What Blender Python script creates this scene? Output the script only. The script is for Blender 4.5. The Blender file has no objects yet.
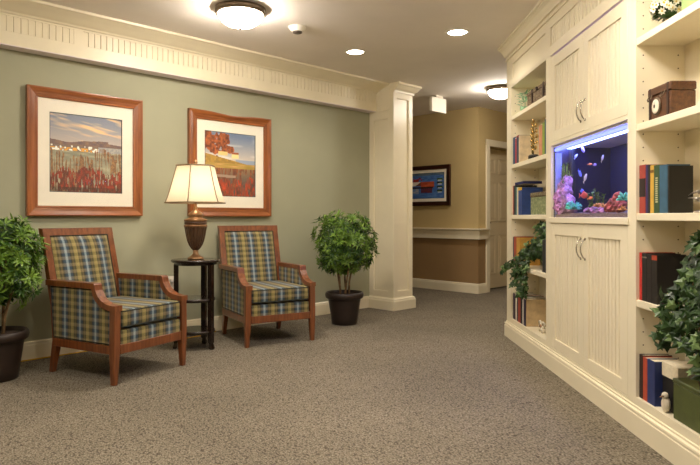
import bpy, bmesh, math, random
from mathutils import Vector, Matrix
R = math.radians
PI = math.pi
S2 = math.sqrt(0.5)
F = 605.0; HOR = 217.0; EYE = 1.05; CEIL = 2.56
col = bpy.context.scene.collection
rnd = random.Random(7)

def C(d, xo, z=0.0):
    """point at depth d in front of the photographer's spot and xo to the right (the cabinets run along d)"""
    return Vector(((d + xo) * S2, (d - xo) * S2, z))

# ------------------------------------------------------------------ materials
def s2l(c):
    return tuple((v / 255 / 12.92) if v / 255 <= 0.04045 else ((v / 255 + 0.055) / 1.055) ** 2.4 for v in c)

class NT:
    def __init__(self, name):
        self.m = bpy.data.materials.new(name); self.m.use_nodes = True
        self.t = self.m.node_tree; self.n = self.t.nodes
        self.b = self.n['Principled BSDF']; self.o = self.n['Material Output']
    def new(self, typ, **kw):
        n = self.n.new(typ)
        for k, v in kw.items():
            if k == 'op': n.operation = v
            else: setattr(n, k, v)
        return n
    def link(self, a, b): self.t.links.new(a, b)
    def math(self, op, a, b=None, c=None):
        n = self.new('ShaderNodeMath', op=op)
        for i, v in enumerate((a, b, c)):
            if v is None: continue
            if hasattr(v, 'is_linked') or hasattr(v, 'node'): self.link(v, n.inputs[i])
            else: n.inputs[i].default_value = v
        return n.outputs[0]
    def ramp(self, fac, stops, interp='LINEAR'):
        n = self.new('ShaderNodeValToRGB'); cr = n.color_ramp; cr.interpolation = interp
        while len(cr.elements) < len(stops): cr.elements.new(0.5)
        for e, (p, c) in zip(cr.elements, stops):
            e.position = p; e.color = (*s2l(c), 1)
        self.link(fac, n.inputs[0]); return n.outputs[0]
    def mix(self, fac, a, b, typ='MIX'):
        n = self.new('ShaderNodeMix'); n.data_type = 'RGBA'; n.blend_type = typ
        for idx, v in ((0, fac), (6, a), (7, b)):
            if hasattr(v, 'node'): self.link(v, n.inputs[idx])
            elif idx == 0: n.inputs[0].default_value = v
            else: n.inputs[idx].default_value = (*s2l(v), 1)
        return n.outputs[2]
    def bump(self, h, strength=0.3, dist=0.01):
        n = self.new('ShaderNodeBump'); n.inputs['Strength'].default_value = strength
        n.inputs['Distance'].default_value = dist
        self.link(h, n.inputs['Height']); self.link(n.outputs[0], self.b.inputs['Normal'])

def coords(nt, kind='Object', scale=(1, 1, 1), rot=(0, 0, 0)):
    tc = nt.new('ShaderNodeTexCoord'); mp = nt.new('ShaderNodeMapping')
    nt.link(tc.outputs[kind], mp.inputs[0]); mp.inputs['Scale'].default_value = scale; mp.inputs['Rotation'].default_value = rot
    return mp.outputs[0]

def noise(nt, vec, scale, detail=3, rough=0.55):
    n = nt.new('ShaderNodeTexNoise'); n.inputs['Scale'].default_value = scale
    n.inputs['Detail'].default_value = detail; n.inputs['Roughness'].default_value = rough
    nt.link(vec, n.inputs['Vector']); return n.outputs['Fac']

def plain(name, c, rough=0.5, metal=0.0, var=0.06, scale=8, spec=None, coat=0, bump=0.0):
    nt = NT(name); v = coords(nt)
    f = noise(nt, v, scale)
    a = tuple(max(0, x * (1 - var)) for x in c); b = tuple(min(255, x * (1 + var)) for x in c)
    nt.link(nt.ramp(f, [(0.3, a), (0.7, b)]), nt.b.inputs['Base Color'])
    nt.b.inputs['Roughness'].default_value = rough; nt.b.inputs['Metallic'].default_value = metal
    if spec is not None: nt.b.inputs['Specular IOR Level'].default_value = spec
    if coat: nt.b.inputs['Coat Weight'].default_value = coat; nt.b.inputs['Coat Roughness'].default_value = 0.15
    if bump: nt.bump(noise(nt, v, scale * 12, 2), bump, 0.002)
    return nt.m

def wood(name, dark, light, axis='z', rough=0.35, sc=1.0, coat=0.3):
    nt = NT(name)
    s = {'x': (1.5, 22, 22), 'y': (22, 1.5, 22), 'z': (22, 22, 1.5)}[axis]
    v = coords(nt, scale=tuple(k * sc for k in s))
    f = noise(nt, v, 2.2, 5, 0.65)
    nt.link(nt.ramp(f, [(0.3, dark), (0.7, light)]), nt.b.inputs['Base Color'])
    nt.b.inputs['Roughness'].default_value = rough
    nt.b.inputs['Coat Weight'].default_value = coat; nt.b.inputs['Coat Roughness'].default_value = 0.2
    return nt.m

def emit(name, c, s):
    nt = NT(name); nt.b.inputs['Base Color'].default_value = (*s2l(c), 1)
    nt.b.inputs['Emission Color'].default_value = (*s2l(c), 1); nt.b.inputs['Emission Strength'].default_value = s
    return nt.m

M = {}
M['green_wall'] = plain('sage_paint', (168, 168, 142), 0.75, var=0.015, scale=3, bump=0.05)
M['tan_wall'] = plain('tan_paint', (192, 170, 120), 0.75, var=0.015, scale=3)
M['brown_wall'] = plain('brown_paint', (154, 124, 84), 0.75, var=0.02, scale=3)
M['plain_wall'] = plain('beige_paint', (214, 198, 160), 0.8, var=0.02, scale=3)
M['ceiling'] = plain('ceiling_paint', (244, 236, 226), 0.85, var=0.01, scale=3)
M['cream'] = plain('cream_gloss_paint', (240, 230, 202), 0.38, var=0.012, scale=4)
M['cream_door'] = plain('cream_door_paint', (222, 206, 170), 0.45, var=0.012, scale=4)
M['hole'] = plain('dark_bore', (90, 72, 45), 0.8)
M['chair_wood'] = wood('cherry_wood', (88, 46, 20), (140, 80, 42), 'z', 0.3, 1.0, 0.4)
M['frame_wood'] = wood('red_oak_frame', (112, 58, 24), (176, 104, 54), 'x', 0.3, 0.6, 0.5)
M['frame_wood_v'] = wood('red_oak_frame_upright', (112, 58, 24), (176, 104, 54), 'z', 0.3, 0.6, 0.5)
M['mat_board'] = plain('cream_mat_board', (250, 244, 226), 0.8, var=0.01)
M['dark_frame'] = wood('dark_walnut_frame', (34, 14, 8), (62, 26, 16), 'x', 0.35)
M['black_wood'] = wood('espresso_wood', (16, 9, 7), (40, 24, 18), 'x', 0.22, 1, 0.6)
M['urn'] = wood('bronze_brown_urn', (50, 32, 20), (100, 68, 44), 'z', 0.35, 3, 0.4)
M['urn_gold'] = plain('antique_gold', (160, 124, 90), 0.32, 0.75, var=0.15, scale=30)
M['bronze'] = plain('oil_rubbed_bronze', (116, 100, 82), 0.4, 0.7)
M['steel'] = plain('brushed_nickel', (190, 184, 172), 0.25, 0.95)
M['pot'] = plain('dark_brown_resin', (40, 28, 22), 0.45, var=0.1, scale=14)
M['soil'] = plain('potting_soil', (52, 36, 24), 0.95, var=0.4, scale=60, bump=0.6)
M['trunk'] = plain('grey_brown_bark', (120, 96, 66), 0.8, var=0.3, scale=30, bump=0.4)
M['white_plastic'] = plain('white_plastic', (236, 230, 216), 0.45, var=0.01)
M['yellow_cord'] = plain('yellow_vinyl', (220, 170, 30), 0.45)
M['brass'] = plain('gilded_bronze', (206, 172, 112), 0.22, 0.9, var=0.3, scale=30)
M['black_base'] = plain('black_stone', (20, 17, 15), 0.25)
M['pages'] = plain('book_pages', (226, 214, 186), 0.8, var=0.05, scale=60)
M['silver'] = plain('pewter', (178, 168, 158), 0.28, 0.9, var=0.15, scale=15)
M['white_ceramic'] = plain('white_ceramic', (232, 222, 200), 0.3, var=0.06, scale=20)
M['green_box'] = plain('olive_green_lacquer', (78, 88, 44), 0.4, var=0.12, scale=14)
M['green_box_light'] = plain('celadon_card', (150, 176, 112), 0.6, var=0.05)
M['chest_wood'] = wood('walnut_chest_wood', (64, 36, 16), (108, 66, 32), 'x', 0.5)
M['marble'] = None
M['leather'] = plain('dark_leather', (48, 26, 14), 0.5)
M['back_blue'] = plain('aquarium_backing_blue', (14, 16, 62), 0.6, var=0.15, scale=4)
M['gravel'] = plain('aquarium_gravel', (110, 92, 96), 0.9, var=0.5, scale=110, bump=0.8)
M['coral_purple'] = plain('purple_coralline_rock', (170, 120, 160), 0.85, var=0.45, scale=26, bump=0.8)
M['coral_red'] = plain('maroon_rock', (140, 66, 64), 0.85, var=0.5, scale=26, bump=0.8)
M['coral_teal'] = plain('teal_coral', (90, 190, 170), 0.7, var=0.3, scale=30)
M['coral_orange'] = plain('orange_coral', (230, 140, 80), 0.7, var=0.3, scale=30)
M['weed'] = plain('aquarium_weed', (90, 120, 40), 0.6, var=0.4, scale=20)
M['fish_white'] = plain('silver_white_scales', (226, 220, 240), 0.3, var=0.05)
M['fish_blue'] = plain('blue_scales', (90, 110, 230), 0.3, var=0.1)
M['fish_orange'] = plain('orange_scales', (250, 130, 70), 0.35, var=0.1)
M['fish_red'] = plain('red_scales', (214, 70, 70), 0.35, var=0.1)
M['fish_lilac'] = plain('lilac_scales', (180, 150, 230), 0.35, var=0.1)
M['dome_glass'] = emit('lit_white_glass', (255, 243, 228), 106)
M['lens'] = emit('lit_downlight_lens', (255, 238, 214), 26)
M['tube_light'] = emit('blue_white_tube', (150, 160, 255), 6.5)
M['violet_led'] = emit('violet_led', (150, 120, 235), 0.55)  # glow standing in for aquarium light that leaks through the gap
M['bulb'] = emit('warm_bulb', (255, 238, 218), 44)
M['tank_tube'] = emit('tank_tube_blue', (120, 140, 255), 30)
M['hood_light'] = emit('hood_front_tube', (128, 142, 255), 1.7)
M['petal'] = plain('white_petals', (240, 236, 220), 0.6, var=0.03)
M['yellow_centre'] = plain('yellow_stamens', (220, 190, 70), 0.7)
M['pale_leaf'] = plain('pale_mint_leaf', (150, 196, 160), 0.5, var=0.25, scale=30)
M['glass_green'] = plain('pale_green_glaze', (150, 190, 150), 0.2, var=0.15, scale=30)

def leafmat(name, a, b, tr=0.25):
    nt = NT(name); v = coords(nt)
    f = noise(nt, v, 14, 3)
    c = nt.ramp(f, [(0.32, a), (0.68, b)])
    nt.link(c, nt.b.inputs['Base Color']); nt.b.inputs['Roughness'].default_value = 0.38
    t = nt.new('ShaderNodeBsdfTranslucent'); nt.link(c, t.inputs[0])
    mx = nt.new('ShaderNodeMixShader'); mx.inputs[0].default_value = tr
    nt.link(nt.b.outputs[0], mx.inputs[1]); nt.link(t.outputs[0], mx.inputs[2]); nt.link(mx.outputs[0], nt.o.inputs[0])
    return nt.m
M['leaf'] = leafmat('bright_green_leaf', (64, 104, 30), (140, 176, 68))
M['leaf_dark'] = leafmat('dark_green_leaf', (24, 52, 18), (66, 104, 36))
M['ivy'] = leafmat('ivy_leaf', (16, 42, 16), (54, 86, 34))
M['ivy_light'] = leafmat('variegated_ivy_leaf', (70, 106, 48), (130, 156, 96))

# carpet
nt = NT('loop_pile_carpet')
v = coords(nt, scale=(1, 1, 1), rot=(0, 0, R(20)))
vo = nt.new('ShaderNodeTexVoronoi'); vo.inputs['Scale'].default_value = 150
mp = nt.new('ShaderNodeMapping'); mp.inputs['Scale'].default_value = (1, 0.55, 1); nt.link(v, mp.inputs[0]); nt.link(mp.outputs[0], vo.inputs['Vector'])
c1 = nt.ramp(vo.outputs['Distance'], [(0.05, (182, 172, 152)), (0.5, (146, 136, 118)), (0.9, (98, 88, 74))])
c2 = nt.ramp(noise(nt, v, 90, 2), [(0.35, (150, 150, 150)), (0.65, (255, 255, 255))])
c3 = nt.ramp(noise(nt, v, 1.1, 2), [(0.3, (228, 228, 228)), (0.7, (255, 255, 255))])
cc = nt.mix(1.0, nt.mix(0.55, c1, c2, 'MULTIPLY'), c3, 'MULTIPLY')
nt.link(cc, nt.b.inputs['Base Color']); nt.b.inputs['Roughness'].default_value = 0.95
nt.b.inputs['Specular IOR Level'].default_value = 0.15
nt.bump(nt.math('MULTIPLY', vo.outputs['Distance'], -1.0), 0.7, 0.006)
M['carpet'] = nt.m

# plaid upholstery (UV in metres, warp stripes along U)
def plaid():
    nt = NT('plaid_upholstery')
    uv = nt.new('ShaderNodeUVMap'); uv.uv_map = 'UVMap'
    sx = nt.new('ShaderNodeSeparateXYZ'); nt.link(uv.outputs[0], sx.inputs[0])
    U = nt.math('FRACT', nt.math('MULTIPLY', sx.outputs[0], 1 / 0.15))
    V = nt.math('FRACT', nt.math('MULTIPLY', sx.outputs[1], 1 / 0.046))
    warp = nt.ramp(U, [(0.0, (164, 188, 196)), (0.05, (144, 170, 184)), (0.075, (58, 88, 112)), (0.17, (50, 76, 94)), (0.21, (44, 50, 32)),
                       (0.29, (116, 104, 62)), (0.36, (72, 72, 36)), (0.43, (160, 146, 80)), (0.57, (174, 158, 88)), (0.63, (74, 74, 38)),
                       (0.70, (132, 116, 72)), (0.78, (44, 50, 34)), (0.84, (50, 76, 94)), (0.93, (58, 88, 112)), (0.955, (144, 170, 184)), (1.0, (164, 188, 196))])
    weft = nt.ramp(V, [(0.0, (34, 40, 40)), (0.28, (40, 46, 40)), (0.40, (176, 152, 110)), (0.75, (190, 168, 126)), (0.9, (70, 66, 44)), (1.0, (34, 40, 40))])
    c = nt.mix(0.30, warp, weft)
    tw = nt.new('ShaderNodeTexNoise'); tw.inputs['Scale'].default_value = 260; nt.link(uv.outputs[0], tw.inputs['Vector'])
    g = nt.ramp(tw.outputs['Fac'], [(0.35, (205, 205, 205)), (0.65, (255, 255, 255))])
    nt.link(nt.mix(1.0, c, g, 'MULTIPLY'), nt.b.inputs['Base Color'])
    nt.b.inputs['Roughness'].default_value = 0.8; nt.b.inputs['Sheen Weight'].default_value = 0.15
    nt.bump(tw.outputs['Fac'], 0.2, 0.002)
    return nt.m
M['plaid'] = plaid()
M['cushion_shadow_piping'] = plain('dark_piping_cloth', (48, 52, 44), 0.8)  # the piping's own dark cloth colour

# marbled green box
nt = NT('marbled_green_paper'); v = coords(nt)
f = noise(nt, v, 38, 6, 0.8)
nt.link(nt.ramp(f, [(0.3, (58, 74, 46)), (0.48, (120, 132, 92)), (0.62, (176, 178, 140)), (0.75, (98, 70, 56))]), nt.b.inputs['Base Color'])
nt.b.inputs['Roughness'].default_value = 0.5; M['marble'] = nt.m
# wicker
def wicker(name, a, b, s=70):
    nt = NT(name); v = coords(nt, scale=(1, 1, 2.2))
    w = nt.new('ShaderNodeTexVoronoi'); w.inputs['Scale'].default_value = s; nt.link(v, w.inputs['Vector'])
    nt.link(nt.ramp(w.outputs['Distance'], [(0.1, b), (0.7, a)]), nt.b.inputs['Base Color'])
    nt.b.inputs['Roughness'].default_value = 0.8; nt.bump(nt.math('MULTIPLY', w.outputs['Distance'], -1.0), 0.8, 0.006); return nt.m
M['wicker_grey'] = wicker('grey_brown_wicker', (84, 68, 50), (164, 142, 110))
M['wicker_brown'] = wicker('brown_wicker', (70, 40, 20), (160, 108, 62))
# painting material from colour attribute
def attrmat(name, rough=0.5):
    nt = NT(name); a = nt.new('ShaderNodeVertexColor'); a.layer_name = 'Col'
    nt.link(a.outputs[0], nt.b.inputs['Base Color']); nt.b.inputs['Roughness'].default_value = rough; return nt.m
M['print'] = attrmat('printed_artwork')
# clear glass pane: mostly transparent, slight reflection
def pane(name, ior=1.45, tint=(255, 255, 255)):
    nt = NT(name); t = nt.new('ShaderNodeBsdfTransparent'); t.inputs[0].default_value = (*s2l(tint), 1)
    g = nt.new('ShaderNodeBsdfGlossy'); g.inputs['Roughness'].default_value = 0.03
    fr = nt.new('ShaderNodeFresnel'); fr.inputs[0].default_value = ior
    mx = nt.new('ShaderNodeMixShader')
    ge = nt.new('ShaderNodeNewGeometry'); nt.link(nt.math('MULTIPLY', fr.outputs[0], nt.math('SUBTRACT', 1.0, ge.outputs['Backfacing'])), mx.inputs[0]); nt.link(t.outputs[0], mx.inputs[1]); nt.link(g.outputs[0], mx.inputs[2])
    nt.link(mx.outputs[0], nt.o.inputs[0]); return nt.m
M['pane'] = pane('clear_glass')
M['pane_soft'] = pane('low_glare_picture_glass', 1.16)
# lamp shade cloth
nt = NT('ivory_shade_cloth'); t = nt.new('ShaderNodeBsdfTranslucent'); t.inputs[0].default_value = (*s2l((250, 236, 208)), 1)
nt.b.inputs['Base Color'].default_value = (*s2l((240, 228, 200)), 1); nt.b.inputs['Roughness'].default_value = 0.8
mx = nt.new('ShaderNodeMixShader'); mx.inputs[0].default_value = 0.55
nt.link(nt.b.outputs[0], mx.inputs[1]); nt.link(t.outputs[0], mx.inputs[2]); nt.link(mx.outputs[0], nt.o.inputs[0]); M['shade'] = nt.m
M['shade_trim'] = plain('bronze_shade_braid', (138, 116, 86), 0.8)

_cm = {}
def cmat(c, rough=0.55):
    k = tuple(c)
    if k not in _cm: _cm[k] = plain('cloth_%d_%d_%d' % k, c, rough, var=0.08, scale=20)
    return _cm[k]

# ------------------------------------------------------------------ mesh helpers
def box(bm, x0, x1, y0, y1, z0, z1, bev=0.0, seg=1, mi=0):
    r = bmesh.ops.create_cube(bm, size=1.0)
    vs = r['verts']
    for v in vs:
        v.co = Vector(((x0 + x1) / 2 + v.co.x * (x1 - x0), (y0 + y1) / 2 + v.co.y * (y1 - y0), (z0 + z1) / 2 + v.co.z * (z1 - z0)))
    fs = set(f for v in vs for f in v.link_faces)
    for f in fs: f.material_index = mi
    if bev:
        es = list(set(e for v in vs for e in v.link_edges))
        r = bmesh.ops.bevel(bm, geom=es, offset=bev, segments=seg, affect='EDGES', profile=0.5)
        for f in r['faces']: f.material_index = mi
    return bm

def prism(bm, pts, a0, a1, axis='x', mi=0):
    """extrude a polygon; axis x: pts are (y,z); axis y: (x,z); axis z: (x,y)"""
    def P(p, a):
        return {'x': (a, p[0], p[1]), 'y': (p[0], a, p[1]), 'z': (p[0], p[1], a)}[axis]
    A = [bm.verts.new(P(p, a0)) for p in pts]; B = [bm.verts.new(P(p, a1)) for p in pts]
    n = len(pts); fs = [bm.faces.new(A), bm.faces.new(B[::-1])]
    for i in range(n):
        fs.append(bm.faces.new((A[i], B[i], B[(i + 1) % n], A[(i + 1) % n])))
    for f in fs: f.material_index = mi
    return bm

def lathe(bm, prof, cx=0, cy=0, seg=32, mi=0, twist=0.0):
    rings = []
    for r, z in prof:
        rings.append([bm.verts.new((cx + max(r, 1e-4) * math.cos(twist + 2 * PI * i / seg), cy + max(r, 1e-4) * math.sin(twist + 2 * PI * i / seg), z)) for i in range(seg)])
    for a, b in zip(rings, rings[1:]):
        for i in range(seg):
            f = bm.faces.new((a[i], a[(i + 1) % seg], b[(i + 1) % seg], b[i])); f.material_index = mi; f.smooth = True
    for ring, rev in ((rings[0], True), (rings[-1], False)):
        f = bm.faces.new(ring[::-1] if rev else ring); f.material_index = mi
    return bm

def tube(bm, pts, r, seg=8, mi=0, taper=None):
    pts = [Vector(p) for p in pts]; rings = []
    for i, p in enumerate(pts):
        t = (pts[min(i + 1, len(pts) - 1)] - pts[max(i - 1, 0)]).normalized()
        a = t.cross(Vector((0, 0, 1)));
        if a.length < 0.05: a = t.cross(Vector((1, 0, 0)))
        a.normalize(); b = t.cross(a).normalized()
        rr = r if taper is None else r + (taper - r) * i / (len(pts) - 1)
        rings.append([bm.verts.new(p + a * rr * math.cos(2 * PI * k / seg) + b * rr * math.sin(2 * PI * k / seg)) for k in range(seg)])
    for A, B in zip(rings, rings[1:]):
        for k in range(seg):
            f = bm.faces.new((A[k], A[(k + 1) % seg], B[(k + 1) % seg], B[k])); f.smooth = True; f.material_index = mi
    bm.faces.new(rings[0][::-1]).material_index = mi; bm.faces.new(rings[-1]).material_index = mi
    return bm

def sphere(bm, c, rx, ry=None, rz=None, seg=12, mi=0, jitter=0.0):
    ry = ry or rx; rz = rz or rx
    r = bmesh.ops.create_uvsphere(bm, u_segments=seg, v_segments=max(6, seg // 2 + 2), radius=1.0)
    for v in r['verts']:
        k = 1 + (rnd.random() - 0.5) * 2 * jitter
        v.co = Vector((c[0] + v.co.x * rx * k, c[1] + v.co.y * ry * k, c[2] + v.co.z * rz * k))
        for f in v.link_faces: f.smooth = True; f.material_index = mi
    return bm

def sweep(bm, path, prof, side=1, closed=False):
    """extrude profile (out, z) along a plan path with mitred corners; side=+1 offsets to the left of travel"""
    P = [Vector((p[0], p[1])) for p in path]; n = len(P); rings = []
    for i in range(n):
        def nrm(a, b):
            t = (b - a).normalized(); return Vector((-t.y, t.x)) * side
        if i == 0: m = nrm(P[0], P[1])
        elif i == n - 1: m = nrm(P[-2], P[-1])
        else:
            n1 = nrm(P[i - 1], P[i]); n2 = nrm(P[i], P[i + 1]); m = (n1 + n2); m = m / (m.length_squared / 2) if m.length > 1e-6 else n1
        rings.append([bm.verts.new((P[i].x + m.x * o, P[i].y + m.y * o, z)) for o, z in prof])
    k = len(prof)
    for A, B in zip(rings, rings[1:]):
        for j in range(k):
            bm.faces.new((A[j], A[(j + 1) % k], B[(j + 1) % k], B[j]))
    bm.faces.new(rings[0][::-1]); bm.faces.new(rings[-1])
    return bm

def uvbox(bm):
    uv = bm.loops.layers.uv.new('UVMap')
    for f in bm.faces:
        n = f.normal; ax = max(range(3), key=lambda i: abs(n[i]))
        for l in f.loops:
            c = l.vert.co
            l[uv].uv = (c.y, c.z) if ax == 0 else ((c.x, c.z) if ax == 1 else (c.x, c.y * 1.0))

def obj(name, bm, mats, parent=None, smooth=False, loc=None, rotz=None, uv=False, world=False):
    bmesh.ops.recalc_face_normals(bm, faces=bm.faces[:])
    bm.normal_update()
    if uv: uvbox(bm)
    me = bpy.data.meshes.new(name); bm.to_mesh(me); bm.free()
    if not isinstance(mats, (list, tuple)): mats = [mats]
    for m in mats: me.materials.append(m)
    if smooth:
        for p in me.polygons: p.use_smooth = True
        try: me.set_sharp_from_angle(angle=R(38))
        except Exception: pass
    o = bpy.data.objects.new(name, me); col.objects.link(o)
    if parent: o.parent = parent
    if loc is not None: o.location = loc
    if rotz is not None: o.rotation_euler = (0, 0, rotz)
    return o

def thing(name, label, cat, loc=(0, 0, 0), rotz=0, group=None):
    o = bpy.data.objects.new(name, None); col.objects.link(o); o.empty_display_size = 0.1
    o.location = loc; o.rotation_euler = (0, 0, rotz); o['label'] = label; o['category'] = cat
    if group: o['group'] = group
    return o
def tag(o, label, cat, group=None):
    o['label'] = label; o['category'] = cat
    if group: o['group'] = group
    return o
def struct(name, bm, mats, **kw):
    o = obj(name, bm, mats, **kw); o['kind'] = 'structure'; return o
def nb(): return bmesh.new()
A45 = R(45)

# ------------------------------------------------------------------ room shell
struct('floor', box(nb(), -3.2, 12.6, -2.2, 9.6, -0.1, 0), M['carpet'])
struct('ceiling', box(nb(), -3.2, 12.6, -2.2, 9.6, CEIL, CEIL + 0.1), M['ceiling'])
struct('wall_left', box(nb(), -3.0, 5.47, 4.82, 4.98, 0, CEIL), M['green_wall'])
struct('wall_rear', box(nb(), -3.16, -3.0, -2.0, 4.98, 0, CEIL), M['plain_wall'])
struct('wall_near', box(nb(), -3.0, 1.2, -2.16, -2.0, 0, CEIL), M['plain_wall'])
# wall behind the cabinets, runs at 45 degrees
bm = nb(); a = C(-1.2, 1.92); b = C(5.38, 1.92); c_ = C(5.38, 2.06); d_ = C(-1.2, 2.06)
prism(bm, [(a.x, a.y), (b.x, b.y), (c_.x, c_.y), (d_.x, d_.y)], 0, CEIL, 'z'); struct('wall_right', bm, M['plain_wall'])
bm = nb(); e0 = C(5.40, 2.06)
box(bm, e0.x, 12.2, e0.y - 0.14, e0.y, 0, CEIL); struct('wall_corridor_side', bm, M['tan_wall'])
struct('wall_corridor_end', box(nb(), 12.2, 12.35, e0.y - 0.14, 4.76, 0, CEIL), M['tan_wall'])
struct('wall_passage_side', box(nb(), 5.30, 5.46, 4.98, 9.2, 0, CEIL), M['tan_wall'])
struct('wall_passage_end', box(nb(), 5.30, 7.25, 9.2, 9.35, 0, CEIL), M['tan_wall'])
# far wall of the corridor: tan above the rail, brown below
bm = nb()
box(bm, 7.09, 7.25, 4.61, 9.2, 0.80, CEIL, mi=0); box(bm, 7.09, 7.25, 4.61, 9.2, 0, 0.80, mi=1)
struct('wall_far', bm, [M['tan_wall'], M['brown_wall']])
DZ = 2.04
bm = nb()
box(bm, 7.25, 7.36, 4.61, 4.80, 0, 0.8, mi=1); box(bm, 7.25, 7.36, 4.61, 4.80, 0.8, CEIL, mi=0)
box(bm, 7.36, 8.22, 4.61, 4.80, DZ, CEIL, mi=0); box(bm, 8.22, 12.2, 4.61, 4.80, 0, CEIL, mi=0)
struct('wall_door_side', bm, [M['tan_wall'], M['brown_wall']])
# door leaf with six raised panels
bm = nb(); box(bm, 7.362, 8.218, 4.745, 4.785, 0.02, DZ - 0.004)
for (x0, x1) in ((7.47, 7.745), (7.835, 8.11)):
    for (z0, z1) in ((0.22, 0.80), (0.98, 1.56), (1.68, 1.90)):
        for (X0, X1, Z0, Z1) in ((x0, x1, z0, z0 + 0.02), (x0, x1, z1 - 0.02, z1), (x0, x0 + 0.02, z0, z1), (x1 - 0.02, x1, z0, z1)):
            box(bm, X0, X1, 4.737, 4.746, Z0, Z1, 0.003)
        box(bm, x0 + 0.05, x1 - 0.05, 4.738, 4.746, z0 + 0.05, z1 - 0.05, 0.004)
door = struct('door_1', bm, M['cream_door'])
bm = nb(); tube(bm, [(7.44, 4.744, 0.97), (7.44, 4.70, 0.97), (7.53, 4.69, 0.97)], 0.009); sphere(bm, (7.44, 4.742, 0.97), 0.024, 0.006, 0.024)
obj('door_handle', bm, M['steel'], door)
bm = nb()
box(bm, 7.27, 7.36, 4.59, 4.61, 0, DZ + 0.09, 0.004); box(bm, 8.22, 8.31, 4.59, 4.61, 0, DZ + 0.09, 0.004); box(bm, 7.27, 8.31, 4.588, 4.61, DZ, DZ + 0.092, 0.004)
struct('trim_1', bm, M['cream'])

BASE = [(0, 0), (0.016, 0), (0.016, 0.105), (0.012, 0.115), (0.012, 0.125), (0.004, 0.135), (0, 0.135)]
def baseboard(name, path, side=1, prof=BASE):
    bm = nb(); sweep(bm, path, prof, side); struct(name, bm, M['cream'])
baseboard('baseboard_left', [(-3.0, 4.82), (5.115, 4.82)], -1)
baseboard('baseboard_far', [(7.09, 9.2), (7.09, 4.61), (7.27, 4.61)], -1)
baseboard('baseboard_corridor', [(8.31, 4.61), (12.2, 4.61)], -1)
baseboard('baseboard_rear', [(-3.0, -2.0), (-3.0, 4.80)], -1)
# corridor ledge rail, wrapping the outside corner
bm = nb()
sweep(bm, [(7.09, 9.2), (7.09, 4.61), (7.27, 4.61)], [(0, 0.745), (0.045, 0.745), (0.055, 0.865), (0.085, 0.87), (0.09, 0.878), (0.09, 0.892), (0, 0.892)], -1)
struct('trim_2', bm, M['cream'])

# ------------------------------------------------------------------ frieze beam over the green wall
BY = 4.70; BB = 2.262
bm = nb()
box(bm, -3.0, 5.139, BY + 0.012, 4.82, BB, CEIL)                                   # core
box(bm, -3.0, 5.139, BY, BY + 0.014, BB, 2.355); box(bm, -3.0, 5.139, BY, BY + 0.014, 2.465, CEIL)
stiles = [-1.83, -0.03, 1.79, 3.56]
for s in stiles: box(bm, s - 0.035, s + 0.035, BY, BY + 0.014, 2.355, 2.465)
x = -2.98
while x < 5.10:
    x2 = min(x + 0.043, 5.10)
    if not any(s - 0.06 < x < s + 0.035 for s in stiles):
        box(bm, x, x2, BY + 0.0035, BY + 0.014, 2.355, 2.465, 0.002)
    x += 0.0475
struct('trim_3', bm, M['cream'])
struct('trim_8', box(nb(), -3.0, 5.12, BY, 4.82, BB - 0.006, BB - 0.0002), plain('white_soffit_paint', (240, 228, 232), 0.6, var=0.01))  # added strip: bounce light under the beam painted in as lilac-white
bm = nb()                                                                           # crown along the beam
sweep(bm, [(-3.0, BY), (5.139, BY)], [(0, 2.478), (0.02, 2.478), (0.03, 2.49), (0.05, 2.495), (0.11, 2.52), (0.165, 2.54), (0.185, 2.542), (0.19, CEIL), (0, CEIL)], -1)
struct('trim_4', bm, M['cream'])
# capital block where the beam meets the column
bm = nb(); box(bm, 5.125, 5.139, 4.52, 4.70, 2.250, 2.270, 0.004)
struct('trim_5', bm, M['cream'])
# column
cx0, cx1, cy0, cy1 = 5.14, 5.475, 4.45, 4.82
col_t = thing('column', 'square cream panelled column at the end of the sage green wall', 'column', ((cx0 + cx1) / 2, (cy0 + cy1) / 2, 0))
ox, oy = (cx0 + cx1) / 2, (cy0 + cy1) / 2
bm = nb(); hx = (cx1 - cx0) / 2; hy = (cy1 - cy0) / 2; t = 0.02
box(bm, -hx + t, hx - t, -hy + t, hy, 0, CEIL - 0.001)
def colface(a0, a1, b, kind, z0, z1):
    m = 0.058
    def bx(p, q, za, zb):
        if kind == 'front': box(bm, p, q, b, b + t + 0.001, za, zb)
        elif kind == 'left': box(bm, b, b + t + 0.001, p, q, za, zb)
        else: box(bm, b - t - 0.001, b, p, q, za, zb)
    bx(a0, a0 + m, 0, CEIL - 0.001); bx(a1 - m, a1, 0, CEIL - 0.001); bx(a0 + m, a1 - m, 0, z0); bx(a0 + m, a1 - m, z1, CEIL - 0.001)
    w = 0.008
    for (p, q, za, zb) in ((a0 + m, a0 + m + w, z0, z1), (a1 - m - w, a1 - m, z0, z1), (a0 + m, a1 - m, z0, z0 + w), (a0 + m, a1 - m, z1 - w, z1)):
        if kind == 'front': box(bm, p, q, b + 0.004, b + t + 0.001, za, zb)
        elif kind == 'left': box(bm, b + 0.004, b + t + 0.001, p, q, za, zb)
        else: box(bm, b - t - 0.001, b - 0.004, p, q, za, zb)
colface(-hx, hx, -hy, 'front', 0.205, 2.40); colface(-hy + t + 0.001, hy, -hx, 'left', 0.205, 2.17); colface(-hy + t + 0.001, hy, hx, 'right', 0.205, 2.40)
obj('shaft', bm, M['cream'], col_t)
bm = nb(); sweep(bm, [(-hx, hy), (-hx, -hy), (hx, -hy), (hx, hy)], [(0, 0.0), (0.028, 0), (0.028, 0.10), (0.022, 0.112), (0.022, 0.122), (0.006, 0.137), (0, 0.137)], -1)
obj('plinth', bm, M['cream'], col_t)
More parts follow.
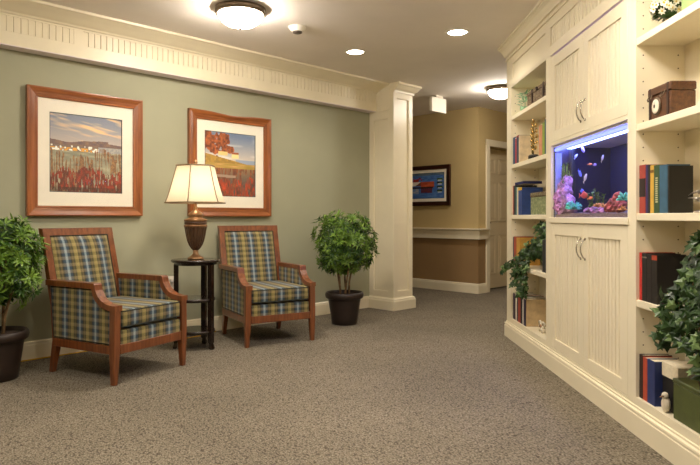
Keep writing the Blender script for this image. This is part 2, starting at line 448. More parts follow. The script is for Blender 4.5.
bm = nb(); sweep(bm, [(-hx, -hy + 0.0), (hx, -hy), (hx, hy)], [(0, 2.455), (0.012, 2.455), (0.016, 2.475), (0.04, 2.495), (0.065, 2.53), (0.078, 2.536), (0.078, CEIL - 0.001), (0, CEIL - 0.001)], -1)
obj('crown', bm, M['cream'], col_t)

# ------------------------------------------------------------------ framed pictures
def paint(name, w, h, fn, nx, nz, parent):
    bm = nb(); cl = bm.loops.layers.color.new('Col')
    V = [[bm.verts.new((-w / 2 + w * i / nx, 0, h * j / nz)) for i in range(nx + 1)] for j in range(nz + 1)]
    for j in range(nz):
        for i in range(nx):
            f = bm.faces.new((V[j][i], V[j][i + 1], V[j + 1][i + 1], V[j + 1][i]))
            c = fn((i + 0.5) / nx, (j + 0.5) / nz)
            for l in f.loops: l[cl] = (*[max(0, min(1, 1.16 * k / 255)) for k in c], 1)
    return obj(name, bm, M['print'], parent)
def mixc(a, b, t):
    t = max(0, min(1, t)); return tuple(a[i] + (b[i] - a[i]) * t for i in range(3))
pr = random.Random(3)
def vn(x, y, s):   # value noise
    def h(i, j):
        n = math.sin(i * 127.1 + j * 311.7 + s * 74.7) * 43758.5453; return n - math.floor(n)
    i, j = math.floor(x), math.floor(y); fx, fy = x - i, y - j
    fx = fx * fx * (3 - 2 * fx); fy = fy * fy * (3 - 2 * fy)
    return (h(i, j) * (1 - fx) + h(i + 1, j) * fx) * (1 - fy) + (h(i, j + 1) * (1 - fx) + h(i + 1, j + 1) * fx) * fy
def marina(u, v):
    n = vn(u * 60, v * 60, 1)
    if v > 0.60:
        c = mixc((176, 164, 152), (118, 124, 138), (v - 0.6) / 0.35)
        st = 0.6 * vn(u * 2.2 + v * 3, v * 20 + u * 4, 2) + 0.4 * vn(u * 6, v * 44 + u * 6, 13)
        if st > 0.56: c = mixc(c, (218, 182, 136), (st - 0.56) * 3.5)
        hill = 0.60 + 0.055 * vn(u * 4 + 2, 0, 3) + (0.035 if u < 0.8 else 0.01)
        if v < hill: c = mixc((92, 78, 84), (132, 104, 82), vn(u * 20, v * 30, 4))
    elif v > 0.53:
        c = mixc((128, 132, 134), (168, 162, 150), n)
        if u < 0.66:
            b = vn(u * 34, v * 44, 5)
            c = (232, 224, 208) if b > 0.6 else ((206, 150, 60) if b < 0.4 and v < 0.575 else (116, 100, 86))
    else:
        c = mixc((118, 118, 100), (160, 156, 130), vn(u * 9, v * 40, 7))
    reed = vn(u * 90, v * 5 + u * 7, 8); env = 0.30 + 0.16 * vn(u * 7, 0, 9) + (0.10 if u > 0.6 or u < 0.2 else 0) 
    if v < env + 0.06 * vn(u * 70, 0, 14) and reed > 0.5: c = mixc(c, mixc((150, 104, 60), (92, 62, 44), n), 0.8)
    red = 0.13 + 0.17 * vn(u * 6 + 3, 0, 10) + 0.09 * vn(u * 60, v * 3, 15)
    if v < red and vn(u * 70, v * 14, 16) > 0.32: c = mixc((160, 60, 38), (92, 52, 38), vn(u * 50, v * 26, 11) * 1.3)
    if v < 0.07: c = mixc(c, (56, 46, 40), 0.45 * vn(u * 40, v * 40, 17) + 0.2)
    return c
def cottage(u, v):
    n = vn(u * 30, v * 30, 1)
    hor = 0.52
    if v > hor:
        c = mixc((196, 184, 168), (104, 120, 146), (v - 0.55) / 0.4)
        st = vn(u * 3, v * 20, 2)
        if st > 0.6: c = mixc(c, (214, 208, 200), (st - 0.6) * 2.2)
        if v < 0.585 and u > 0.6: c = (140, 152, 170)
        bank = 0.66 - 0.17 * u
        if v < bank: c = mixc((176, 138, 62), (138, 112, 58), n)
        for (x, y, r) in ((0.1, 0.83, 0.14), (0.02, 0.93, 0.11), (0.33, 0.86, 0.15), (0.2, 0.70, 0.08), (0.5, 0.74, 0.07), (0.38, 0.77, 0.09)):
            if (u - x) ** 2 + ((v - y) * 1.1) ** 2 < (r * (0.6 + 0.8 * vn(u * 26, v * 26, 4))) ** 2: c = mixc((88, 50, 36), (176, 96, 50), vn(u * 34, v * 34, 18))
        if 0.52 < u < 0.66 and 0.60 < v < 0.70: c = (226, 200, 140) if v < 0.665 else (150, 84, 52)
        if 0.26 < u < 0.44 and 0.64 < v < 0.70: c = (214, 184, 120)
    else:
        c = mixc((150, 120, 84), (86, 78, 72), (hor - v) * 3)
        if v > 0.44: c = mixc((150, 128, 54), (190, 150, 96), vn(u * 7, v * 40, 6))
        elif vn(u * 60, v * 7 + u * 5, 7) > 0.45: c = mixc(c, mixc((150, 80, 44), (90, 52, 40), n), 0.8)
        if abs(v - 0.33 + 0.03 * u) < 0.02 and u < 0.6: c = (150, 130, 112)
        if v < 0.16 + 0.16 * vn(u * 8, 1, 8) and vn(u * 60, v * 12, 9) > 0.42: c = mixc((186, 70, 40), (84, 60, 50), vn(u * 40, v * 16, 12))
    return c
def boats(u, v):
    n = vn(u * 12, v * 30, 1)
    c = mixc((48, 84, 150), (84, 124, 178), n)
    if v > 0.9: c = mixc((110, 120, 120), (60, 88, 120), n)
    if 0.42 < v < 0.66 and 0.36 < u < 0.72 and v > 0.43 + 0.1 * abs(u - 0.55): c = mixc((150, 54, 30), (190, 96, 60), n)
    if 0.40 < v < 0.46 and 0.1 < u < 0.70: c = (40, 22, 24)
    if 0.66 < v < 0.82 and 0.15 < u < 0.4 and vn(u * 15, v * 15, 3) > 0.4: c = (140, 40, 34)
    if 0.5 < v < 0.66 and 0.1 < u < 0.36: c = (212, 204, 196) if v > 0.3 + u else (96, 60, 50)
    if 0.22 < v < 0.40 and 0.36 < u < 0.68: c = mixc((110, 40, 36), (60, 50, 90), n)
    if 0.2 < v < 0.38 and 0.14 < u < 0.3: c = mixc((200, 180, 160), c, n)
    for y in (0.74, 0.60, 0.44, 0.30):
        if abs(v - y) < 0.035 and 0.80 < u < 0.95: c = (54, 84, 40) if n > 0.45 else (24, 26, 30)
        if abs(v - y + 0.05) < 0.02 and 0.82 < u < 0.93: c = (180, 186, 190)
    return c

def frame_part(name, w, h, fw, dep, mat_h, mat_v, parent, crest=0.0, dip=0.0):
    """mitred moulding, local: x width, z height, front towards -y"""
    prof = [(0, 0), (0, -dep), (0.12 * fw, -dep * 1.05), (0.5 * fw, -dep * 0.75), (0.8 * fw, -dep * 0.65), (0.88 * fw, -dep * 0.75), (fw, -dep * 0.7), (fw, 0)]
    bm = nb(); corners = [(-w / 2, 0), (w / 2, 0), (w / 2, h), (-w / 2, h)]; inn = [(1, 1), (-1, 1), (-1, -1), (1, -1)]
    N = 16
    for s in range(4):
        a, b = corners[s], corners[(s + 1) % 4]; ia, ib = inn[s], inn[(s + 1) % 4]
        segs = N if (s == 2 and dip) else 1; rings = []
        for k in range(segs + 1):
            tt = k / segs; rr = []
            for o, y in prof:
                pa = (a[0] + ia[0] * o, a[1] + ia[1] * o); pb = (b[0] + ib[0] * o, b[1] + ib[1] * o)
                X = pa[0] + (pb[0] - pa[0]) * tt; Z = pa[1] + (pb[1] - pa[1]) * tt
                if s == 2 and dip: Z -= dip * math.exp(-((tt - 0.5) / 0.2) ** 2) * (1 - o / fw)
                rr.append(bm.verts.new((X, y, Z)))
            rings.append(rr)
        for A, B in zip(rings, rings[1:]):
            for j in range(len(prof)):
                f = bm.faces.new((A[j], A[(j + 1) % len(prof)], B[(j + 1) % len(prof)], B[j])); f.material_index = 0 if s in (0, 2) else 1
    return obj('frame', bm, [mat_h, mat_v], parent)

def picture(label, x, y, z, rz, W, Hh, fw, pm, fn, woods, res=(90, 96), dip=0.0, dep=0.035, group=None):
    t = thing('framed_picture', label, 'picture', (x, y, z), rz, group)
    frame_part('frame', W, Hh, fw, dep, woods[0], woods[1], t, dip=dip)
    bm = nb(); pl, prr, pb, pt = pm     # mat margins: left right bottom top inside frame
    x0, x1, z0, z1 = -W / 2 + fw * 0.9, W / 2 - fw * 0.9, fw * 0.9, Hh - fw * 0.9
    a0, a1, c0, c1 = -W / 2 + fw + pl, W / 2 - fw - prr, fw + pb, Hh - fw - pt
    box(bm, x0, a0, -0.014, -0.004, z0, z1); box(bm, a1, x1, -0.014, -0.004, z0, z1); box(bm, a0, a1, -0.014, -0.004, z0, c0); box(bm, a0, a1, -0.014, -0.004, c1, z1)
    obj('mat_board', bm, M['mat_board'], t)
    bm = nb(); e = 0.004
    for (p, q, r_, s_) in ((a0, a0 + e, c0, c1), (a1 - e, a1, c0, c1), (a0, a1, c0, c0 + e), (a0, a1, c1 - e, c1)): box(bm, p, q, -0.0145, -0.006, r_, s_)
    obj('mat_bevel', bm, cmat((70, 84, 84)), t)
    p = paint('art_print', a1 - a0, c1 - c0, fn, res[0], res[1], t); p.location = ((a0 + a1) / 2, -0.008, c0)
    obj('glass', box(nb(), x0, x1, -0.019, -0.017, z0, z1), M['pane_soft'], t)
    return t
fg = (M['frame_wood'], M['frame_wood_v'])
picture('square wood-framed print of a marina with red reeds, above the left armchair', 1.897, 4.815, 1.058, 0, 0.888, 0.96, 0.077, (0.085, 0.09, 0.105, 0.10), marina, fg, (170, 176), dip=0.0)
picture('square wood-framed print of a shoreline cottage under autumn trees, behind the lamp', 3.228, 4.815, 1.055, 0, 0.905, 0.96, 0.082, (0.085, 0.095, 0.105, 0.095), cottage, fg, (150, 156), dip=0.018)
picture('dark-framed picture of a red boat on blue water in the corridor', 7.085, 5.50, 1.215, R(-90), 0.88, 0.585, 0.06, (0.045, 0.045, 0.045, 0.045), boats, (M['dark_frame'], M['dark_frame']), (80, 50))

# ------------------------------------------------------------------ armchairs
def armchair(label, x, y, rz):
    t = thing('armchair', label, 'armchair', (x, y, 0), rz, 'plaid armchairs')
    W = M['chair_wood']
    yb = lambda z: 0.28 + (0.05 * (0.22 - z) / 0.22 if z < 0.22 else (0.02 * (z - 0.22) / 0.23 if z < 0.45 else 0.02 + 0.13 * (z - 0.45) / 0.52))
    def leg_bm(s, front):
        bm = nb()
        if front:
            cx = s * 0.285; cy = -0.315
            lv = [(0, 0.016), (0.19, 0.0235), (0.24, 0.0245), (0.468, 0.0245)]
            rings = [[bm.verts.new((cx + s * 0.008 * (1 - z / 0.47) + a * w, cy + b * w, z)) for a, b in ((-1, -1), (1, -1), (1, 1), (-1, 1))] for z, w in lv]
        else:
            lv = [(0, 0.015, 0.018), (0.12, 0.019, 0.022), (0.22, 0.021, 0.026), (0.26, 0.021, 0.026)]
            rings = [[bm.verts.new((s * 0.264 + a * w, yb(z) + b * w2, z)) for a, b in ((-1, -1), (1, -1), (1, 1), (-1, 1))] for z, w, w2 in lv]
        for A, B in zip(rings, rings[1:]):
            for k in range(4): bm.faces.new((A[k], A[(k + 1) % 4], B[(k + 1) % 4], B[k]))
        bm.faces.new(rings[0][::-1]); bm.faces.new(rings[-1])
        bmesh.ops.bevel(bm, geom=bm.edges[:], offset=0.003, segments=1, affect='EDGES')
        return bm
    for s in (-1, 1):
        obj('leg', leg_bm(s, True), W, t)
        obj('leg', leg_bm(s, False), W, t)
    # back frame: two posts and a top rail, raked
    bm = nb(); sec = 0.0235
    zs = [0.26, 0.35, 0.45, 0.6, 0.8, 0.968]
    for s in (-1, 1):
        rings = []
        for z in zs:
            xx = s * 0.262
            rings.append([bm.verts.new((xx + a * 0.0235, yb(z) + b * 0.021, z)) for a, b in ((-1, -1), (1, -1), (1, 1), (-1, 1))])
        for A, B in zip(rings, rings[1:]):
            for k in range(4): bm.faces.new((A[k], A[(k + 1) % 4], B[(k + 1) % 4], B[k]))
        bm.faces.new(rings[0][::-1]); bm.faces.new(rings[-1])
    y1 = yb(0.968); y0 = yb(0.92)
    prism(bm, [(y1 - 0.022, 0.97), (y1 + 0.021, 0.972), (y0 + 0.021, 0.922), (y0 - 0.022, 0.922)], -0.2865, 0.2865, 'x')
    obj('back_frame', bm, W, t)
    # back pad, both faces upholstered
    bm = nb(); nx, nz = 10, 12; fr, bk = [], []
    for j in range(nz + 1):
        z = 0.38 + (0.923 - 0.38) * j / nz; a, b = [], []
        for i in range(nx + 1):
            u = -1 + 2 * i / nx; x_ = u * 0.241
            e = (1 - abs(u) ** 4) * (1 - abs(2 * j / nz - 1) ** 6)
            a.append(bm.verts.new((x_, yb(z) - 0.012 - 0.034 * e, z))); b.append(bm.verts.new((x_, yb(z) + 0.012 + 0.012 * e, z)))
        fr.append(a); bk.append(b)
    for j in range(nz):
        for i in range(nx):
            bm.faces.new((fr[j][i], fr[j][i + 1], fr[j + 1][i + 1], fr[j + 1][i])).smooth = True
            bm.faces.new((bk[j][i], bk[j + 1][i], bk[j + 1][i + 1], bk[j][i + 1])).smooth = True
    for j in range(nz):
        bm.faces.new((fr[j][0], fr[j + 1][0], bk[j + 1][0], bk[j][0])); bm.faces.new((fr[j][nx], bk[j][nx], bk[j + 1][nx], fr[j + 1][nx]))
    for i in range(nx):
        bm.faces.new((fr[0][i], bk[0][i], bk[0][i + 1], fr[0][i + 1])); bm.faces.new((fr[nz][i], fr[nz][i + 1], bk[nz][i + 1], bk[nz][i]))
    pad = obj('backrest', bm, M['plaid'], t, uv=True)
    bm = nb()
    for s in (-1, 1): tube(bm, [(s * 0.236, yb(z) - 0.017, z) for z in (0.46, 0.6, 0.75, 0.918)], 0.0035, 6)
    tube(bm, [(-0.236, yb(0.918) - 0.018, 0.918), (0.236, yb(0.918) - 0.018, 0.918)], 0.0035, 6)
    obj('piping', bm, M['cushion_shadow_piping'], pad)
    # arms
    top = [(0.335, 0.628), (-0.145, 0.628), (-0.155, 0.618), (-0.162, 0.585), (-0.185, 0.548), (-0.22, 0.52), (-0.265, 0.503), (-0.31, 0.497), (-0.345, 0.497)]
    bot = [(-0.345, 0.462), (-0.30, 0.463), (-0.25, 0.47), (-0.205, 0.488), (-0.165, 0.515), (-0.138, 0.55), (-0.125, 0.592), (0.335, 0.592)]
    for s in (-1, 1):
        x0, x1 = sorted((s * 0.255, s * 0.313)); bm = nb(); prism(bm, top + bot, x0, x1, 'x')
        bmesh.ops.bevel(bm, geom=[e for e in bm.edges if len(e.link_faces) == 2 and e.calc_face_angle(0) > 1.2], offset=0.003, segments=1, affect='EDGES')
        obj('arm', bm, W, t)
        # upholstered side panel
        poly = [(0.27, 0.245), (0.30, 0.593), (-0.125, 0.593), (-0.138, 0.552), (-0.165, 0.517), (-0.205, 0.49), (-0.25, 0.472), (-0.293, 0.466), (-0.293, 0.245)]
        a, b = sorted((s * 0.258, s * 0.300)); bm = nb(); prism(bm, poly, a, b, 'x')
        pn = obj('side_panel', bm, M['plaid'], t, uv=True)
        bm = nb(); xo_ = s * 0.301
        tube(bm, [(xo_, 0.262, 0.252), (xo_, 0.29, 0.585), (xo_, -0.12, 0.585), (xo_, -0.135, 0.545), (xo_, -0.165, 0.508), (xo_, -0.205, 0.481), (xo_, -0.25, 0.464), (xo_, -0.287, 0.458), (xo_, -0.287, 0.252), (xo_, 0.262, 0.252)], 0.0032, 5)
        obj('piping', bm, M['cushion_shadow_piping'], pn)
        bm = nb(); box(bm, *sorted((s * 0.262, s * 0.306)), -0.292, 0.262, 0.19, 0.243, 0.003); obj('side_rail', bm, W, t)
    obj('front_rail', box(nb(), -0.263, 0.263, -0.336, -0.300, 0.19, 0.25, 0.003), W, t)
    obj('rear_rail', box(nb(), -0.25, 0.25, 0.262, 0.298, 0.20, 0.262, 0.003), W, t)
    obj('seat_deck', box(nb(), -0.257, 0.257, -0.334, 0.25, 0.235, 0.338, 0.012, 2), M['plaid'], t, smooth=True, uv=True)
    bm = nb(); box(bm, -0.255, 0.255, -0.338, 0.262, 0.352, 0.462, 0.02, 3)
    for v in bm.verts:
        if v.co.z > 0.44:
            v.co.z += 0.012 * (1 - (v.co.x / 0.26) ** 2)
    cu = obj('seat_cushion', bm, M['plaid'], t, smooth=True, uv=True)
    bm = nb()
    for z in (0.358, 0.456): tube(bm, [(-0.252, 0.1, z), (-0.252, -0.322, z), (-0.24, -0.337, z), (0.24, -0.337, z), (0.252, -0.322, z), (0.252, 0.1, z)], 0.004, 6)
    obj('piping', bm, M['cushion_shadow_piping'], cu)
    return t
armchair('plaid upholstered cherry wood armchair beside the leftmost potted tree', 1.822, 4.090, R(16))
armchair('plaid upholstered cherry wood armchair between the lamp table and the column', 3.212, 4.252, R(-14.5))

# ------------------------------------------------------------------ lamp table and lamp
tc = C(4.86, -1.24)
TZ = 0.712
tb = thing('side_table', 'small round dark espresso side table with two lower shelves between the armchairs', 'table', (tc.x, tc.y, 0), A45 - R(90))
# local x = camera right, local y = away from camera
bm = nb(); lathe(bm, [(0.15, TZ - 0.045), (0.165, TZ - 0.042), (0.168, TZ - 0.028), (0.182, TZ - 0.024), (0.192, TZ - 0.014), (0.192, TZ - 0.006), (0.186, TZ)], seg=48)
obj('table_top', bm, M['black_wood'], tb)
for z, r in ((0.405, 0.152), (0.152, 0.152)):
    bm = nb(); lathe(bm, [(r - 0.006, z - 0.028), (r, z - 0.022), (r, z - 0.006), (r - 0.005, z)], seg=40); obj('shelf', bm, M['black_wood'], tb)
for a in (-25, 78, 192):
    bm = nb(); ca, sa = math.cos(R(a)), math.sin(R(a))
    lv = [(0, 0.012, 0.162), (0.012, 0.017, 0.16), (0.045, 0.012, 0.155), (0.06, 0.0185, 0.151), (0.2, 0.0185, 0.150), (TZ - 0.04, 0.0185, 0.150)]
    rings = []
    for z, w, rr in lv:
        rings.append([bm.verts.new((ca * (rr + p * w) - sa * q * w, sa * (rr + p * w) + ca * q * w, z)) for p, q in ((-1, -1), (1, -1), (1, 1), (-1, 1))])
    for A, B in zip(rings, rings[1:]):
        for k in range(4): bm.faces.new((A[k], A[(k + 1) % 4], B[(k + 1) % 4], B[k]))
    bm.faces.new(rings[0][::-1]); bm.faces.new(rings[-1]); obj('leg', bm, M['black_wood'], tb)

lp = thing('table_lamp', 'bronze urn table lamp with a lit ivory panelled shade on the round table', 'lamp', (tc.x, tc.y, TZ), A45 - R(90))
bm = nb()
lathe(bm, [(0.062, 0), (0.066, 0.006), (0.064, 0.014), (0.05, 0.024), (0.036, 0.034), (0.024, 0.05), (0.020, 0.07), (0.022, 0.085)], seg=32, mi=1)
prof = [(0.022, 0.085), (0.034, 0.10), (0.050, 0.13), (0.064, 0.17), (0.074, 0.22), (0.082, 0.275), (0.086, 0.30)]
N = 40; rings = []
for r, z in prof:      # fluted body
    rings.append([bm.verts.new(((r + (0.003 if k % 2 else -0.001) * min(1, r / 0.05)) * math.cos(2 * PI * k / N), (r + (0.003 if k % 2 else -0.001) * min(1, r / 0.05)) * math.sin(2 * PI * k / N), z)) for k in range(N)])
for A, B in zip(rings, rings[1:]):
    for k in range(N): bm.faces.new((A[k], A[(k + 1) % N], B[(k + 1) % N], B[k]))
lathe(bm, [(0.086, 0.298), (0.092, 0.302), (0.094, 0.312), (0.088, 0.32)], seg=40, mi=1)
lathe(bm, [(0.086, 0.32), (0.088, 0.33), (0.086, 0.345)], seg=40, mi=0)
lathe(bm, [(0.086, 0.345), (0.092, 0.35), (0.09, 0.36), (0.072, 0.366), (0.056, 0.372), (0.052, 0.382), (0.062, 0.392), (0.058, 0.404), (0.042, 0.42), (0.026, 0.43), (0.014, 0.44), (0.018, 0.455), (0.010, 0.47), (0.008, 0.50)], seg=36, mi=1)
for v in bm.verts:
    v.co.z = v.co.z * 0.86 if v.co.z < 0.30 else v.co.z - 0.042
obj('base', bm, [M['urn'], M['urn_gold']], lp)
# shade: eight sided with alternate narrow corners
def shade_ring(r, z):
    pts = []
    for k in range(6):
        a = R(30 + 60 * k)
        for da in (-5, 5): pts.append((r * math.cos(a + R(da)), r * math.sin(a + R(da)), z))
    return pts
sh0, sh1, shr0, shr1 = 0.452, 0.748, 0.238, 0.150
bm = nb(); rings = []
K = 6
for k in range(K + 1):
    tt = k / K; r = shr0 + (shr1 - shr0) * (tt ** 0.85); rings.append([bm.verts.new(p) for p in shade_ring(r, sh0 + (sh1 - sh0) * tt)])
n = len(rings[0])
for A, B in zip(rings, rings[1:]):
    for i in range(n): bm.faces.new((A[i], A[(i + 1) % n], B[(i + 1) % n], B[i]))
shade = obj('lamp_shade', bm, M['shade'], lp)
bm = nb()
for (r, z) in ((shr0, sh0), (shr1, sh1)):
    p = shade_ring(r + 0.001, z); tube(bm, p + [p[0], p[1]], 0.0065, 6)
for k in range(6):
    a = R(30 + 60 * k)
    pts = []
    for j in range(K + 1):
        tt = j / K; r = shr0 + (shr1 - shr0) * (tt ** 0.85) + 0.001; pts.append((r * math.cos(a), r * math.sin(a), sh0 + (sh1 - sh0) * tt))
    tube(bm, pts, 0.0045, 6)
obj('braid', bm, M['shade_trim'], shade)
bm = nb(); tube(bm, [(0, 0, 0.45), (0, 0, 0.52)], 0.016, 12); tube(bm, [(-0.06, 0, 0.46), (-0.06, 0, 0.66), (0, 0, 0.745), (0.06, 0, 0.66), (0.06, 0, 0.46), (-0.06, 0, 0.46)], 0.0022, 6)
for a in range(3): tube(bm, [(0, 0, 0.744), (shr1 * 0.97 * math.cos(R(30 + 120 * a)), shr1 * 0.97 * math.sin(R(30 + 120 * a)), 0.746)], 0.002, 5)
obj('socket_and_harp', bm, M['urn_gold'], lp)
bm = nb(); lathe(bm, [(r_, z_ - 0.034) for r_, z_ in ((0.004, 0.775), (0.012, 0.786), (0.007, 0.794), (0.016, 0.806), (0.014, 0.818), (0.004, 0.83), (0.002, 0.835))], seg=16); obj('finial', bm, M['urn_gold'], lp)
bm = nb(); sphere(bm, (0, 0, 0.565), 0.034, 0.034, 0.042, 16); obj('bulb', bm, M['bulb'], lp)

# ------------------------------------------------------------------ plants
def leaf(bm, p, d, up, L, Wd, mi=0, droop=0.25):
    d = d.normalized(); s = d.cross(up)
    if s.length < 1e-3: s = d.cross(Vector((1, 0, 0)))
    s.normalize(); n = s.cross(d).normalized()
    q = [p, p + d * L * 0.35 + s * Wd * 0.5 + n * L * 0.05, p + d * L * 0.35 - s * Wd * 0.5 + n * L * 0.05,
         p + d * L * 0.72 + s * Wd * 0.36 - n * L * droop * 0.3, p + d * L * 0.72 - s * Wd * 0.36 - n * L * droop * 0.3,
         p + d * L - n * L * droop, p + d * L * 0.35 - n * 0.1 * Wd, p + d * L * 0.72 - n * (L * droop * 0.3 + 0.1 * Wd)]
    V = [bm.verts.new(x) for x in q]
    for idx in ((0, 1, 6), (0, 6, 2), (1, 3, 7, 6), (6, 7, 4, 2), (3, 5, 7), (7, 5, 4)):
        bm.faces.new([V[i] for i in idx]).material_index = mi

def potted_tree(label, loc, seed, zlo, zhi, rx, ry):
    rg = random.Random(seed)
    t = thing('potted_tree', label, 'potted plant', loc, 0, 'potted trees')
    bm = nb()
    lathe(bm, [(0.118, 0.0), (0.125, 0.004), (0.132, 0.06), (0.158, 0.235), (0.160, 0.25), (0.172, 0.252), (0.186, 0.262), (0.190, 0.285), (0.186, 0.305), (0.178, 0.314), (0.168, 0.312), (0.162, 0.29), (0.158, 0.275)], seg=44)
    obj('pot', bm, M['pot'], t)
    bm = nb(); lathe(bm, [(0.157, 0.268), (0.157, 0.285), (0.06, 0.297)], seg=30); obj('soil', bm, M['soil'], t)
    zc = (zlo + zhi) / 2; hz = (zhi - zlo) / 2
    for k in range(5):
        bm = nb(); a = R(72 * k + 20); r0 = 0.045
        p = Vector((r0 * math.cos(a), r0 * math.sin(a), 0.285)); q = Vector((0.08 * math.cos(a + 0.4), 0.08 * math.sin(a + 0.4), zlo + 0.06))
        e = Vector((0.16 * math.cos(a + 0.6), 0.16 * math.sin(a + 0.6), zc + 0.1)); pts = [p, p.lerp(q, 0.5) + Vector((0.01 * math.sin(k), 0.01, 0)), q, q.lerp(e, 0.5), e]
        tube(bm, pts, 0.011, 7, taper=0.005); 
        for j in range(5):
            dd = Vector((rg.uniform(-1, 1), rg.uniform(-1, 1), rg.uniform(0.1, 0.9))); st = q.lerp(e, rg.random()); tube(bm, [st, st + dd * 0.14], 0.004, 5, taper=0.002)
        obj('trunk', bm, M['trunk'], t)
    bm = nb(); cnt = 0
    while cnt < 430:
        v = Vector((rg.uniform(-1, 1), rg.uniform(-1, 1), rg.uniform(-1, 1)))
        m = (abs(v.x) ** 2.6 + abs(v.y) ** 2.6 + abs(v.z) ** 2.6) ** (1 / 2.6)
        if m > 1 or m < 0.5 + 0.1 * rg.random(): continue
        lump = 0.86 + 0.22 * vn(v.x * 2.2 + seed, v.y * 2.2 + v.z * 2, seed)
        c = Vector((v.x * rx * lump, v.y * ry * lump, zc + v.z * hz * lump)); cnt += 1
        out = Vector((v.x, v.y, v.z * 0.8 + 0.35)).normalized()
        mi = 0 if rg.random() < 0.72 else 1
        a0 = rg.random() * 6.28
        b1 = out.orthogonal().normalized(); b2 = out.cross(b1)
        nl = rg.randint(7, 10)
        for k in range(nl):
            a = a0 + 2.4 * k; el = rg.uniform(0.1, 1.0)
            d = (b1 * math.cos(a) + b2 * math.sin(a)) * 1.0 + out * el
            leaf(bm, c + d.normalized() * 0.008, d, out, rg.uniform(0.045, 0.074), rg.uniform(0.013, 0.019), mi, rg.uniform(0.05, 0.35))
    obj('foliage', bm, [M['leaf'], M['leaf_dark']], t)
p = C(5.96, -0.055)
potted_tree('bushy green tree in a dark brown pot beside the cream column', (p.x, p.y, 0), 11, 0.49, 1.09, 0.285, 0.27)
p = C(3.92, -2.29)
potted_tree('bushy green tree in a dark brown pot at the left edge, cut by the frame', (p.x, p.y, 0), 23, 0.47, 1.04, 0.272, 0.25)

# yellow cord along the skirting, outlet behind the table
bm = nb(); pts = []
for k in range(36):
    x = -1.2 + 4.25 * k / 35; pts.append((x, 4.785 - 0.02 * max(0, math.sin(x * 3.1)) * (1 if x > 1.6 else 0.3) - (0.13 * max(0, min(1, (x - 2.2) / 0.8)) * math.sin(max(0, min(1, (x - 2.2) / 0.85)) * PI)), 0.005))
tube(bm, pts, 0.0048, 6); tag(obj('extension_cord', bm, M['yellow_cord']), 'thin yellow cord lying on the carpet along the foot of the green wall', 'cord')
ot = thing('wall_outlet', 'small white wall outlet low on the green wall behind the round table', 'outlet', (2.62, 4.82, 0.42))
obj('cover_plate', box(nb(), -0.036, 0.036, -0.007, 0.0, 0, 0.115, 0.002), M['white_plastic'], ot)
obj('plug', box(nb(), -0.018, 0.018, -0.035, -0.007, 0.065, 0.095, 0.004), M['white_plastic'], ot)

# ------------------------------------------------------------------ ceiling fixtures
def dome(label, x, y, r, glassmat):
    t = thing('ceiling_light', label, 'ceiling light', (x, y, CEIL), 0, 'flush dome ceiling lights')
    bm = nb(); lathe(bm, [(r * 0.80, 0), (r * 0.98, -0.004), (r, -0.02), (r * 0.99, -0.036), (r * 0.92, -0.046), (r * 0.86, -0.046), (r * 0.84, -0.03)][::1], seg=48); obj('rim', bm, M['bronze'], t)
    bm = nb(); lathe(bm, [(r * 0.88, -0.036), (r * 0.85, -0.06), (r * 0.74, -0.09), (r * 0.55, -0.115), (r * 0.3, -0.13), (r * 0.08, -0.135)], seg=40); obj('glass_bowl', bm, glassmat, t)
    bm = nb(); lathe(bm, [(0.006, -0.133), (0.011, -0.14), (0.008, -0.15), (0.003, -0.155)], seg=12); obj('finial', bm, M['bronze'], t)
dome('white glass dome light with bronze rim on the ceiling, above the armchairs', 2.54, 3.66, 0.185, M['dome_glass'])
dome('white glass dome light with bronze rim over the open floor left of the photographer', 0.3, 2.4, 0.185, M['dome_glass'])  # unseen fixture added to brighten the ceiling and room
dome('white glass dome light with bronze rim over the photographer', 2.1, 1.3, 0.185, M['dome_glass'])  # second unseen dome, added for more room light
dome('white glass dome light with bronze rim partly hidden by the far bookcase', 6.22, 3.74, 0.165, M['dome_glass'])

def downlight(x, y, label, r=0.078, grp='recessed downlights'):
    t = thing('recessed_downlight', label, 'ceiling light', (x, y, CEIL), 0, grp)
    bm = nb(); lathe(bm, [(r * 0.98, -0.001), (r * 1.22, -0.001), (r * 1.2, -0.006), (r * 1.0, -0.008), (r * 0.98, -0.003)], seg=36); obj('trim_ring', bm, M['white_plastic'], t)
    bm = nb(); lathe(bm, [(r, -0.0005), (r, -0.004), (r * 0.6, -0.006)], seg=32); obj('lens', bm, M['lens'], t)
downlight(3.94, 3.87, 'round lit downlight in the ceiling, nearer the cream beam')
downlight(4.11, 2.87, 'round lit downlight in the ceiling, nearer the cabinets')
sd = thing('smoke_detector', 'small white round smoke detector on the ceiling', 'smoke detector', (3.10, 3.69, CEIL))
bm = nb(); lathe(bm, [(0.07, 0), (0.07, -0.012), (0.058, -0.02), (0.052, -0.036), (0.03, -0.042), (0.018, -0.044)], seg=32); obj('housing', bm, M['white_plastic'], sd)
bm = nb(); lathe(bm, [(0.038, -0.035), (0.036, -0.050), (0.02, -0.056)], seg=24); obj('sensor', bm, cmat((70, 60, 52)), sd)
bm = nb()
sg = thing('hanging_sign', 'small blank white rectangular sign hanging from the corridor ceiling', 'sign', (6.12, 4.565, CEIL))
obj('sign_panel', box(nb(), -0.148, 0.148, -0.02, 0.02, -0.205, -0.025, 0.004), M['white_plastic'], sg)
obj('canopy', box(nb(), -0.07, 0.07, -0.025, 0.025, -0.025, 0.0, 0.003), M['white_plastic'], sg)
# unseen downlights added to brighten the room; near-bookcase one follows its shelf light
extra = [(1.15, 2.1), (-0.2, 3.2), (2.45, 1.22), (-1.2, 0.6)]
for i, (x, y) in enumerate(extra):
    downlight(x, y, ['round lit downlight over the open floor before the cabinets', 'round lit downlight left of the photographer near the green wall',
                     'round lit downlight over the near bookcase', 'round lit downlight at the back of the room'][i], grp=None)

